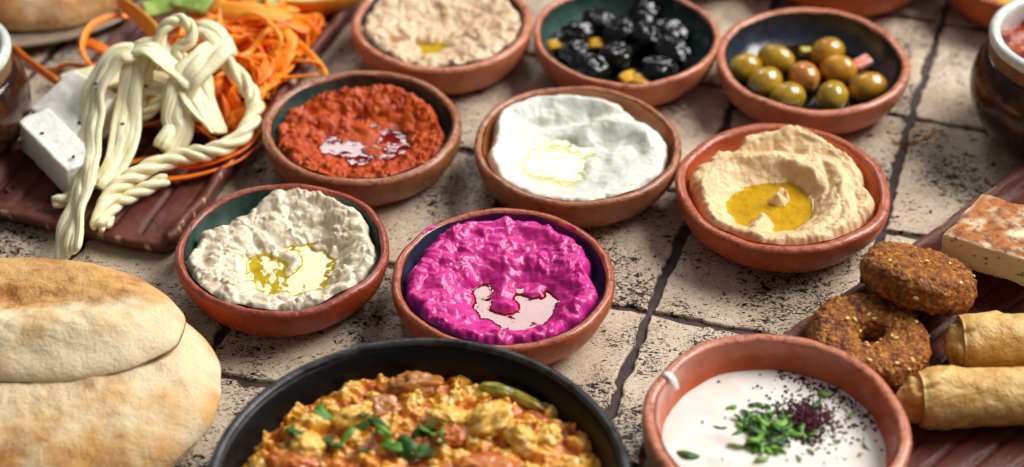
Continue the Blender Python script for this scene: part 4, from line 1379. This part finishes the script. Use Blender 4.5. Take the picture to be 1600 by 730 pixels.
# green salad pieces and a lemon wedge at the far end of the left tray
m_cuc = MAT('cucumber', lin(150, 186, 84), .3, [('noise', 1.5, lin(190, 212, 130), .45, .65)], sss=.4, coat=.2)
for i, (x, y, z, a, lab) in enumerate(((-24.0, 21.4, 3.2, .4, 'pale green cucumber piece at the top left behind the carrot'), (-22.0, 20.9, 3.7, -.5, 'pale green cucumber piece above the cheese ring'), (-17.3, 21.3, 3.0, .9, 'green leaf piece behind the carrot near the lemon wedge'))):
    V, F = rbox(1.5, .7, .22, .18, 14)
    V[:, 2] += .25 * np.sin(V[:, 0] * 1.4)
    tag(obj('cucumber_piece', V, F, m_cuc, None, (x, y, z), (.35, .1, a), fix=True), lab, 'cucumber')
m_lem = MAT('lemon_peel', lin(216, 140, 36), .35, [('noise', 1, lin(190, 108, 28), .5, .7)], [('noise', 7, .4)], coat=.2)
m_lemf = MAT('lemon_flesh', lin(240, 220, 150), .3, [('noise', 2, lin(236, 204, 110), .45, .65)], sss=.4)
V, F, D = ball(3.6, 2.3, 1.7, 24, 48)
V[:, 2] = np.minimum(V[:, 2], .25)
lw = tag(obj('lemon_half', V, F, m_lem, None, (-13.4, 24.4, 2.6), (R(-8), 0, R(20))), 'orange-yellow fruit half with pale flesh at the far end of the left tray', 'fruit')
V, F = lathe([(.01, .27), (1.0, .28), (1.85, .27), (2.02, .24)], 48)
V[:, 0] *= 3.45 / 2.05
V[:, 1] *= 2.2 / 2.05
obj('flesh', V, F, m_lemf, lw)

# ------------------------------------------------------------------ black pan of eggs
m_pan = MAT('black_pan', lin(11, 10, 10), .30, [('noise', .8, lin(18, 16, 15), .45, .7)], [('noise', 2, .4), ('noise', 9, .15)], rvar=('noise', 1.2, .42, .4, .65), spec=.22)
m_panrim = MAT('worn_rim', lin(58, 58, 60), .32, [('noise', 1.1, lin(20, 20, 21), .44, .62), ('noise', 6, lin(96, 94, 92), .66, .76)], [('noise', 4, .3)], metal=.35)
pan = empty('frying_pan', (-4.71, -26.11, 0))
tag(pan, 'black round pan of scrambled eggs at the bottom edge', 'pan')
V, F = lathe([(.01, .02), (8.0, 0), (8.6, .25), (9.5, 1.8), (10.2, 3.6), (10.55, 4.75), (10.40, 4.85), (10.1, 4.6), (9.75, 3.6), (9.1, 1.8), (8.2, .5), (.01, .4)], 160, .05, 2)
obj('body', V, F, m_pan, pan)
V, F = lathe([(10.48 + .27 * math.cos(q), 4.80 + .20 * math.sin(q)) for q in np.linspace(0, 2 * math.pi, 14)], 160, .05, 2)
obj('rim', V, F, m_panrim, pan)

YOLK, ORANGE, RED, WHITE = lin(228, 158, 32), lin(196, 98, 12), lin(150, 58, 8), lin(242, 210, 120)


def men_fields(X, Y):
    wx = X + .3 * fbm(X * .9, Y * .9, 1, 3, 135)
    wy = Y + .3 * fbm(X * .9, Y * .9, 7, 3, 139)
    f1, i1 = worley(wx * 1.35, wy * 1.35, seed=131)
    f2, i2 = worley(wx * 2.9 + 3, wy * 2.9, seed=133)
    return wx, wy, f1, i1, f2, i2


def f_men(X, Y):
    wx, wy, f1, i1, f2, i2 = men_fields(X, Y)
    r = np.hypot(X, Y)
    z = 3.45 + .35 * np.exp(-(r / 6.5) ** 2) + .28 * fbm(X * .3, Y * .3, 2, 3, 141)
    z += .62 * lumps(wx * .75, wy * .85, 131, .6) + .34 * lumps(wx * 1.5, wy * 1.6, 133, .55) + .14 * lumps(wx * 3.2, wy * 3.2, 137) - .35 + .08 * fbm(wx * 2, wy * 2, 0, 2, 144)
    return z - .35 * sstep(8.6, 9.6, r)


def c_men(X, Y, Z):
    wx, wy, f1, i1, f2, i2 = men_fields(X, Y)
    hi = .75 * lumps(wx * .75, wy * .85, 131, .6) + .5 * lumps(wx * 1.5, wy * 1.6, 133, .55) + .2 * lumps(wx * 3.2, wy * 3.2, 137) - .3
    n = fbm(X * .5, Y * .5, 5, 4, 147)
    c = lerp(ORANGE, YOLK, sstep(-.05, .35, hi + .35 * n))
    c = lerp(c, WHITE, sstep(.42, .8, hi + .25 * n) * .8)
    c = lerp(c, RED, sstep(.0, -.35, hi * .6 + .55 * n) * .8)
    return c


m_men = MAT('scrambled_egg', YOLK, .26, [('noise', 5, lin(170, 70, 14), .66, .8)], [('noise', 4, .6), ('noise', 12, .2)], attr='tone', sss=.25, sscale=.3, spec=.6, coat=.25)
eg = height_object('scrambled_eggs', f_men, 9.8, 330, m_men, None, (-4.71, -26.11, 0), lambda X, Y, Z: np.hypot(X, Y) < 9.72, c_men)
tag(eg, 'orange-yellow scrambled eggs with tomato filling the black pan', 'eggs')


def lump(name, label, cat, x, y, z, rx, ry, rz_, mat, seed, amp=.22, rot=(0, 0, 0), fr=1.6, n=(36, 52), group=None):
    V, F, D = ball(rx, ry, rz_, *n)
    V = V * (1 + amp * fbm(D[:, 0] * fr + seed * 3, D[:, 1] * fr, D[:, 2] * fr, 4, seed))[:, None]
    return tag(obj(name, V, F, mat, None, (x, y, z), rot), label, cat, group)


m_curd = MAT('egg_curd', lin(240, 190, 76), .32, [('noise', 1.6, lin(248, 226, 160), .5, .68), ('noise', 1.3, lin(226, 140, 40), .55, .72)], [('noise', 4, .9), ('noise', 12, .3)], sss=.35, sscale=.35, coat=.15)
m_tom = MAT('tomato', lin(196, 98, 30), .25, [('noise', 1.5, lin(220, 140, 56), .45, .68)], [('noise', 3, .5)], sss=.3, coat=.3)
m_gpep = MAT('green_pepper', lin(128, 122, 30), .25, [('noise', 1.3, lin(164, 140, 40), .45, .68)], [('noise', 3, .4)], sss=.3, coat=.3)
m_onb = MAT('cooked_onion', lin(176, 110, 44), .28, [('noise', 1.6, lin(196, 130, 60), .45, .7)], [('noise', 4, .6)], sss=.35, coat=.3)
for i, (nm, lab, ct, x, y, z, a, b, c_, mt, am, rot) in enumerate((
        ('egg_curd', 'largest pale egg curd standing at the right of the pan', 'egg', -1.3, -21.3, 4.15, 1.35, .95, .8, m_curd, .38, (0, -.5, .5)),
        ('egg_curd', 'egg curd with a white edge right of the largest curd', 'egg', .5, -22.5, 4.0, 1.0, .7, .6, m_curd, .38, (.3, .4, -.7)),
        ('egg_curd', 'small pale egg curd right of the other curds near the pan wall', 'egg', 1.9, -22.0, 3.8, .75, .6, .5, m_curd, .35, (0, 0, .8)),
        ('egg_curd', 'pale egg curd at the front left near the tomato piece', 'egg', -10.6, -23.0, 4.0, .95, .75, .6, m_curd, .35, (0, .2, .2)),
        ('egg_curd', 'yellow egg curd at the left behind the parsley', 'egg', -8.4, -20.6, 4.0, 1.2, .6, .5, m_curd, .35, (0, -.1, .6)),
        ('egg_curd', 'orange-stained egg curd in the centre of the pan', 'egg', -3.4, -20.9, 4.0, 1.1, .8, .6, m_curd, .35, (0, .1, -.3)),
        ('tomato_chunk', 'red tomato chunk at the front left of the pan', 'tomato', -11.3, -23.9, 3.85, 1.3, .8, .4, m_tom, .35, (0, 0, -.3)),
        ('tomato_chunk', 'orange tomato chunk at the front right of the pan', 'tomato', -1.4, -24.4, 3.95, 1.5, .9, .4, m_tom, .35, (0, 0, .1)),
        ('tomato_chunk', 'orange tomato chunk between the parsley and the largest curd', 'tomato', -3.1, -21.9, 3.95, .9, .8, .35, m_tom, .4, (0, 0, .1)),
        ('onion_chunk', 'brown glossy onion chunk at the back of the pan', 'onion', -5.2, -18.0, 3.85, 1.35, .8, .45, m_onb, .4, (0, 0, .1)),
        ('onion_chunk', 'square yellow-brown onion piece left of the pan centre', 'onion', -6.9, -19.9, 3.85, .9, .8, .3, m_onb, .4, (.4, 0, .5)),
        ('pepper_strip', 'dark green pepper strip by the back right pan wall', 'pepper', .6, -18.9, 3.6, 1.3, .38, .3, m_gpep, .15, (0, .1, -.55)),
        ('pepper_strip', 'green pepper strip behind the largest egg curd', 'pepper', -.8, -18.4, 3.75, 1.1, .45, .4, m_gpep, .15, (0, .1, -.2)))):
    lump(nm, lab, ct, x, y, z, a, b, c_, mt, 200 + i, am, rot)
# loose curds too small to pick apart
VV, FF, k = [], [], 0
rg = np.random.default_rng(8)
for i in range(110):
    a, r = rg.uniform(0, 6.28), 9.0 * math.sqrt(rg.uniform(0, 1))
    x, y = r * math.cos(a), r * math.sin(a)
    if y < -2:
        continue
    s_ = rg.uniform(.13, .34)
    V, F, D = ball(s_ * rg.uniform(.8, 1.5), s_, s_ * .8, 9, 12)
    V = V * (1 + .8 * fbm(D[:, 0] * 1.5 + i, D[:, 1] * 1.5, D[:, 2] * 1.5, 2, i))[:, None]
    V = rot3(V, 0, 0, a * 3) + np.array([x, y, float(f_men(np.array([x]), np.array([y]))[0]) + .04])
    VV.append(V)
    FF += [[q + k for q in f] for f in F]
    k += len(V)
o = obj('egg_curd_crumbs', np.vstack(VV), FF, m_curd, eg)
o['kind'] = 'stuff'

# ------------------------------------------------------------------ herbs
m_pars = [MAT('parsley_%d' % i, c, .42, [('noise', 2, d, .45, .65)], [('noise', 6, .4)], sss=.1, spec=.4) for i, (c, d) in
          enumerate(((lin(78, 138, 34), lin(52, 106, 24)), (lin(120, 170, 56), lin(86, 142, 34)), (lin(48, 98, 32), lin(32, 72, 24))))]


def leaf_mesh(seed, lobes=5):
    rg_ = np.random.default_rng(seed)
    n = 40
    t = np.linspace(0, 2 * math.pi, n, endpoint=False)
    r = .55 + .32 * np.abs(np.cos(t * lobes / 2)) ** .7 + .10 * np.cos(t * 11 + seed)
    r *= 1 - .35 * np.cos(t)
    X, Y = r * np.cos(t) * 1.1, r * np.sin(t) * .85
    bend = lambda x, y: .28 * np.sin(x * 2.2 + seed) + .35 * np.abs(y) * math.cos(seed) + .12 * np.cos(y * 5 + seed)
    V = [(0, 0, bend(0, 0))]
    for q in (.5, 1.0):
        V += [(q * x, q * y, bend(q * x, q * y)) for x, y in zip(X, Y)]
    V = np.array(V)
    F = [[0, 1 + i, 1 + (i + 1) % n] for i in range(n)] + [[1 + i, 1 + n + i, 1 + n + (i + 1) % n, 1 + (i + 1) % n] for i in range(n)]
    # give it a thickness
    m_ = len(V)
    V2 = V.copy()
    V2[:, 2] -= .05
    F2 = [f[::-1] for f in F]
    F = F + [[q + m_ for q in f] for f in F2] + [[1 + n + i, m_ + 1 + n + i, m_ + 1 + n + (i + 1) % n, 1 + n + (i + 1) % n] for i in range(n)]
    return np.vstack([V, V2]), F


def strip_mesh(L, wd, curve, seed):
    t = np.linspace(-.5, .5, 9)
    V = []
    for s_ in t:
        hw = wd * (1 - (2 * abs(s_)) ** 3) + .015
        x, y = s_ * L, curve * (s_ * 2) ** 2
        z = .05 * math.sin(s_ * 5 + seed)
        V += [(x, y - hw, z), (x, y + hw, z + .08), (x, y + hw, z + .04), (x, y - hw, z - .04)]
    return np.array(V), gridfaces(9, 4, False, True).tolist() + [[0, 1, 2, 3], [35, 34, 33, 32]]


lm = []
for k in range(4):
    for c_ in range(3):
        V, F = leaf_mesh(k * 3 + 1, 4 + k % 3)
        me = make_mesh('parsley_leaf', V, F)
        me.materials.append(m_pars[c_])
        lm.append(me)
pg = empty('parsley_garnish', (-6.0, -22.3, 3.9))
tag(pg, 'torn green parsley leaves scattered on the scrambled eggs', 'parsley')
random.seed(5)
for i, (x, y) in enumerate(((-8.1, -21.3), (-8.0, -20.8), (-6.8, -22.0), (-6.6, -21.5), (-6.4, -22.7), (-4.6, -21.3), (-4.2, -21.0), (-4.9, -21.6), (-9.0, -22.6), (-9.4, -22.4), (-6.0, -23.1), (-4.8, -22.9), (-4.4, -23.2), (-3.4, -22.1), (-11.3, -21.7), (-9.8, -20.4), (-5.6, -22.7), (-7.6, -22.9), (-3.7, -23.1), (-10.8, -22.9))):
    me = lm[random.randrange(len(lm))]
    z = float(f_men(np.array([x + 4.71]), np.array([y + 26.11]))[0])
    o = obj('leaf', me, None, None, pg, (x + 6.0, y + 22.3, z - 3.9 + .28), (random.uniform(-.5, .5), random.uniform(-.5, .5), random.uniform(0, 6.28)))
    s_ = random.uniform(.5, 1.05)
    o.scale = (s_, s_ * random.uniform(.5, 1), s_)

sm = []
for k in range(5):
    for c_ in range(3):
        V, F = strip_mesh(.45 + .16 * k, .07 + .02 * (k % 3), .05 * k, k)
        me = make_mesh('parsley_shred', V, F)
        me.materials.append(m_pars[c_])
        sm.append(me)
tg = empty('chopped_parsley', (13.8, -21.6, 3.63))
tag(tg, 'chopped bright green parsley heaped on the white sauce', 'parsley')
BITS = [(random.gauss(13.5, .85), random.gauss(-21.4, .85)) for _ in range(85)] + [(9.1, -23.3), (10.9, -21.2), (18.0, -20.2), (18.4, -22.6), (18.1, -23.1), (16.4, -19.3), (17.1, -22.2), (16.6, -18.6), (12.4, -19.9), (12.0, -20.4), (14.9, -23.4), (15.6, -23.0), (12.6, -23.6), (16.0, -21.2)]
for i, (x, y) in enumerate(BITS):
    d = math.hypot(x - 13.5, y + 21.4)
    z = .02 + max(0, .42 - d * .22) * random.uniform(.2, 1.0)
    o = obj('parsley_shred', random.choice(sm), None, None, tg, (x - 13.8, y + 21.6, z), (random.uniform(-.35, .35), random.uniform(-.35, .35), random.uniform(0, 6.28)))
    s_ = random.uniform(.8, 1.5)
    if i == 85:
        s_ = 1.6
        o.rotation_euler = (0, 0, -.2)
    o.scale = (s_, s_, s_)
m_sum = MAT('sumac', lin(92, 24, 40), .6, [('noise', 4, lin(60, 14, 28), .45, .6)], spec=.3)
VV, FF, k = [], [], 0
for i in range(1300):
    if i < 860:
        x, y = rg.normal(15.5, .85), rg.normal(-20.6, .85)
    elif i < 1120:
        x, y = rg.normal(15.9, 1.6), rg.normal(-20.2, 1.5)
    else:
        t = rg.uniform(.15, 1.45)
        rr = rg.normal(5.45, .25)
        x, y = 13.63 + rr * math.cos(t), -22.37 + rr * math.sin(t)
    d = math.hypot(x - 15.5, y + 20.6)
    s_ = rg.uniform(.04, .13)
    V, F, D = ball(s_, s_ * .8, s_ * .5, 5, 6)
    V = rot3(V, rg.uniform(0, 3), rg.uniform(0, 3), 0)
    zz = 3.62 + max(0, .34 - d * .22) * rg.uniform(0, 1)
    if math.hypot(x - 13.63, y + 22.37) > 5.85:
        continue
    VV.append(V + np.array([x, y, zz]))
    FF += [[q + k for q in f] for f in F]
    k += len(V)
o = obj('sumac_sprinkle', np.vstack(VV), FF, m_sum)
tag(o, 'dark red sumac flakes sprinkled beside the parsley on the white sauce', 'sumac', kind='stuff')
m_drip = m_tah
V, F = sweep(resample([(8.05, -18.9, 5.45), (8.35, -19.05, 5.42), (8.55, -19.2, 5.15), (8.75, -19.35, 4.75)], .08),
             lambda s, l: np.stack([(.17 + .10 * math.sin(s * 3.1)) * np.cos(TH), (.09 + .05 * math.sin(s * 3.1)) * np.sin(TH)], -1))
tag(obj('sauce_drip', V, F, m_drip), 'white sauce drip over the left rim of the front right bowl', 'sauce')

# ------------------------------------------------------------------ falafel, rolls and grilled cheese on the right tray
m_fal = MAT('falafel_crust', lin(158, 88, 24), .42, [('noise', 3.0, lin(214, 142, 46), .48, .62), ('noise', 1.3, lin(100, 48, 12), .5, .68), ('noise', 6, lin(66, 40, 18), .64, .74), ('voro', 5, lin(212, 150, 70), .16, .08)],
            [('noise', 4, 2.2), ('voro', 4.5, -1.8), ('noise', 12, .8)], spec=.4)
m_ses = MAT('sesame', lin(230, 190, 110), .4, sss=.3)
V, F, D = ball(.17, .11, .07, 8, 10)
ses_me = make_mesh('sesame_seed', V, F)
ses_me.materials.append(m_ses)


def falafel(label, loc, rot, major, minor, flat, seed, hole=True):
    nu, nv = 190, 96
    U, W = np.meshgrid(np.linspace(0, 2 * math.pi, nu, endpoint=False), np.linspace(0, 2 * math.pi, nv, endpoint=False), indexing='ij')
    cw, sw = np.cos(W), np.sin(W)
    sq = lambda q: np.sign(q) * np.abs(q) ** .75
    rr = major + minor * sq(cw) * (1 + .05 * np.sin(U * 2 + seed))
    V = np.stack([rr * np.cos(U), rr * np.sin(U), flat * sq(sw)], -1).reshape(-1, 3)
    nrm = np.stack([cw * np.cos(U), cw * np.sin(U), sw], -1).reshape(-1, 3)
    f1, i1 = worley(V[:, 0] * 2.4, V[:, 1] * 2.4, V[:, 2] * 2.4, seed)
    d = .24 * (i1 - .3) * (1 - sstep(.2, .75, f1)) + .16 * fbm(V[:, 0] * .7, V[:, 1] * .7, V[:, 2] * .7, 3, seed) + .05 * fbm(V[:, 0] * 4, V[:, 1] * 4, V[:, 2] * 4, 2, seed + 5)
    V = V + nrm * d[:, None]
    o = obj('falafel', V, gridfaces(nu, nv, True, True), m_fal, None, loc, rot)
    tag(o, label, 'falafel', 'ring shaped falafel on the right tray')
    rg_ = np.random.default_rng(seed)
    for i in range(46):
        q = rg_.integers(len(V))
        if V[q, 2] < -.3:
            continue
        s = obj('sesame_seed', ses_me, None, None, o, V[q] + nrm[q] * .02)
        from mathutils import Vector
        s.rotation_euler = Vector(nrm[q]).to_track_quat('Z', 'X').to_euler()
        s.rotation_euler.rotate_axis('Z', rg_.uniform(0, 6))
    return o


falafel('brown ring shaped falafel lying flat with its hole showing', (20.0, -13.1, 2.45), (R(4), R(3), 0), 2.02, 1.38, 1.22, 3)
falafel('brown falafel leaning on top of the flat ring shaped one', (23.3, -8.9, 3.75), (R(-17), R(17), R(8)), 1.45, 1.88, 1.20, 7)

m_roll = MAT('fried_pastry', lin(224, 182, 106), .40, [('noise', .7, lin(206, 150, 66), .42, .68), ('noise', 2.4, lin(236, 206, 146), .55, .72), ('noise', 1.6, lin(176, 108, 40), .58, .76)], [('noise', 1.4, 1.8), ('noise', 5, .7), ('noise', 14, .25)], sss=.15, sscale=.3, spec=.45, coat=.12, crough=.25)


def roll(label, p0, p1, rad, seed, core):
    p0, p1 = np.array(p0), np.array(p1)
    P = resample([p0, p0 * .67 + p1 * .33 + np.array([0, 0, .06]), p0 * .33 + p1 * .67 + np.array([0, 0, .04]), p1], .14)
    T = np.linspace(0, 2 * math.pi, 110, endpoint=False)
    Lt = np.linalg.norm(p1 - p0)

    def sec(s, l):
        # spiral seam: the sheet's free edge steps out and winds along the roll
        seam = (T - 1.2 - l * .42 + .25 * math.sin(l * 1.7)) % (2 * math.pi)
        step = .24 * np.exp(-seam * .6) * (1 - np.exp(-seam * 14))
        e = min(1, .90 + .10 * (l / .5))
        r = rad * e * (1 + .05 * fbm(np.cos(T) * 1.1, np.sin(T) * 1.1, l * .45 + seed, 3, seed)) + step + .02 * fbm(np.cos(T) * 4, np.sin(T) * 4, l * 2.0, 2, seed) + .09 * lumps(T * 1.6, np.full_like(T, l * 1.1), seed, .5)
        return np.stack([r * np.cos(T), r * np.sin(T) * .95], -1)
    t = empty('pastry_roll', (p0[0], p0[1], 1.1))
    tag(t, label, 'pastry', 'fried pastry rolls on the right tray')
    V, F = sweep(P, sec, cap=False)
    # turn the near end inwards
    ring = V[:110]
    c0 = ring.mean(0)
    ax = (p1 - p0) / Lt
    extra = [c0 + (ring - c0) * f + ax * g for f, g in ((.93, -.06), (.80, .02), (.66, .25), (.5, .6), (.01, .8))]
    k = len(V)
    V = np.vstack([V] + extra)
    chain = [np.arange(110)] + [np.arange(k + i * 110, k + (i + 1) * 110) for i in range(len(extra))]
    for A, Bq in zip(chain[:-1], chain[1:]):
        for i in range(110):
            F.append([int(A[i]), int(A[(i + 1) % 110]), int(Bq[(i + 1) % 110]), int(Bq[i])][::-1])
    obj('wrapper', V - np.array([p0[0], p0[1], 1.1]), F, m_roll, t)
    V, F, D = ball(core, rad * .80, rad * .78, 34, 48)
    V[:, 0] = np.sign(D[:, 0]) * np.abs(D[:, 0]) ** .6 * core
    V = V * (1 + .22 * fbm(D[:, 0] * 1.6, D[:, 1] * 1.6, D[:, 2] * 1.6 + seed, 4, seed))[:, None]
    yaw = math.atan2(ax[1], ax[0])
    obj('inner_end', V, F, m_roll, t, (ax[0] * .35 * core - .05, ax[1] * .35 * core, p0[2] - 1.1 - .05), (0, 0, yaw))


roll('fried pastry roll farther back with its inner layer poking out of the left end', (25.1, -13.2, 2.6), (37, -13.0, 2.7), 1.55, 2, 1.15)
roll('fried pastry roll nearest the bottom right corner with a lumpy closed end', (22.1, -17.9, 2.6), (35.0, -17.3, 2.7), 1.6, 5, 1.5)

hm = MAT('grilled_cheese', lin(236, 220, 176), .45, [('noise', 10, lin(200, 150, 90), .72, .8)], [('noise', 3, .6), ('noise', 11, .3)], attr='tone', sss=.08, sscale=.2)
V, F = rbox(2.75, 3.4, .95, .22, 46)
V = V + (V / np.array([2.75, 3.4, .95])) * (.08 * fbm(V[:, 0] * .8, V[:, 1] * .8, V[:, 2] * .8, 3, 301))[:, None]
n1 = fbm(V[:, 0] * .8, V[:, 1] * .8, 3, 4, 303)
topm = sstep(.55, .9, V[:, 2] / .95) * sstep(1.02, .93, np.maximum(np.abs(V[:, 0]) / 2.75, np.abs(V[:, 1]) / 3.4) + .05 * n1)
bare = np.exp(-(((V[:, 0] + .2) * .8 + (V[:, 1] + .6) * .5) / .35) ** 2 - ((V[:, 1] + .6) / .9) ** 2)
cc = lerp(np.tile(lin(240, 226, 184), (len(V), 1)) * 1.0, lin(178, 102, 30), topm * np.clip(.95 + 1.1 * n1 - bare * 1.5, 0, 1))
cc = lerp(cc, lin(104, 48, 12), topm * sstep(-.05, .5, fbm(V[:, 0] * 1.6, V[:, 1] * 1.6, 5, 4, 305)) * .8)
cc = lerp(cc, lin(40, 26, 16), sstep(.52, .60, fbm(V[:, 0] * 3.2, V[:, 1] * 3.2, V[:, 2] * 3.2, 2, 307)) * .8)
o = obj('grilled_cheese_slab', V, F, hm, None, (29.7, -4.9, 3.2), (R(-6), R(3), R(54)), colors=cc, fix=True)
tag(o, 'thick pale cheese slab with a browned grilled top at the right edge', 'cheese')
# dark sumac dust on the tray and on the leaning falafel
VV, FF, k = [], [], 0
for i in range(260):
    x, y = rg.normal(26.6, 1.6), rg.normal(-8.2, .9)
    s_ = rg.uniform(.04, .09)
    V, F, D = ball(s_, s_ * .8, s_ * .5, 5, 6)
    VV.append(V + np.array([x, y, 1.12]))
    FF += [[q + k for q in f] for f in F]
    k += len(V)
tag(obj('sumac_dust', np.vstack(VV), FF, m_sum), 'dark sumac dust spilled on the right tray by the grilled cheese', 'sumac', kind='stuff')
# smears and spills
m_smear = OIL('spilled_oil', (.80, .56, .28, 1))


def smear(name, label, cat, path, wd, tk, mat, seed=0):
    P = resample(path, .08)
    V, F = sweep(P, lambda q, l: np.stack([(wd * (.35 + .65 * math.sin(min(1, .1 + q * .95) * 3.0)) + .06 * math.sin(l * 5 + seed)) * np.cos(TH), tk * (1 + .3 * math.sin(l * 7 + seed)) * np.sin(TH)], -1))
    return tag(obj(name, V, F, mat), label, cat)


smear('oil_spill', 'thin golden oil smear on the tiles right of the green olives', 'oil', [(24.9, 9.6, .03), (26.0, 9.4, .03), (27.2, 9.9, .03), (28.0, 11.1, .03)], .22, .05, m_smear, 1)
smear('dip_smear', 'white dip drip on the outer front left of the brown glazed bowl', 'dip', [(-.75, 1.05, 2.85), (-.78, .95, 2.5), (-.72, .95, 2.1)], .11, .09, m_labneh, 2)
smear('dip_smear', 'magenta smear on the back left rim of the beet bowl', 'dip', [(-5.35, -4.0, 3.14), (-5.05, -3.6, 3.17), (-4.6, -3.25, 3.18)], .16, .06, m_beet, 3)
smear('dip_smear', 'small magenta blob on the back right rim of the beet bowl', 'dip', [(3.3, -3.2, 3.2), (3.6, -3.45, 3.22), (3.8, -3.6, 3.2)], .13, .08, m_beet, 4)
smear('dip_smear', 'tiny red smear on the left rim of the red pepper bowl', 'dip', [(-15.55, 6.7, 3.18), (-15.6, 7.1, 3.2), (-15.5, 7.4, 3.18)], .10, .05, m_pepper, 5)
smear('dip_smear', 'pale drop on the tiles behind the front right bowl', 'dip', [(11.2, -11.8, .05), (11.7, -11.6, .06), (12.3, -11.7, .05)], .26, .07, m_hummus, 6)
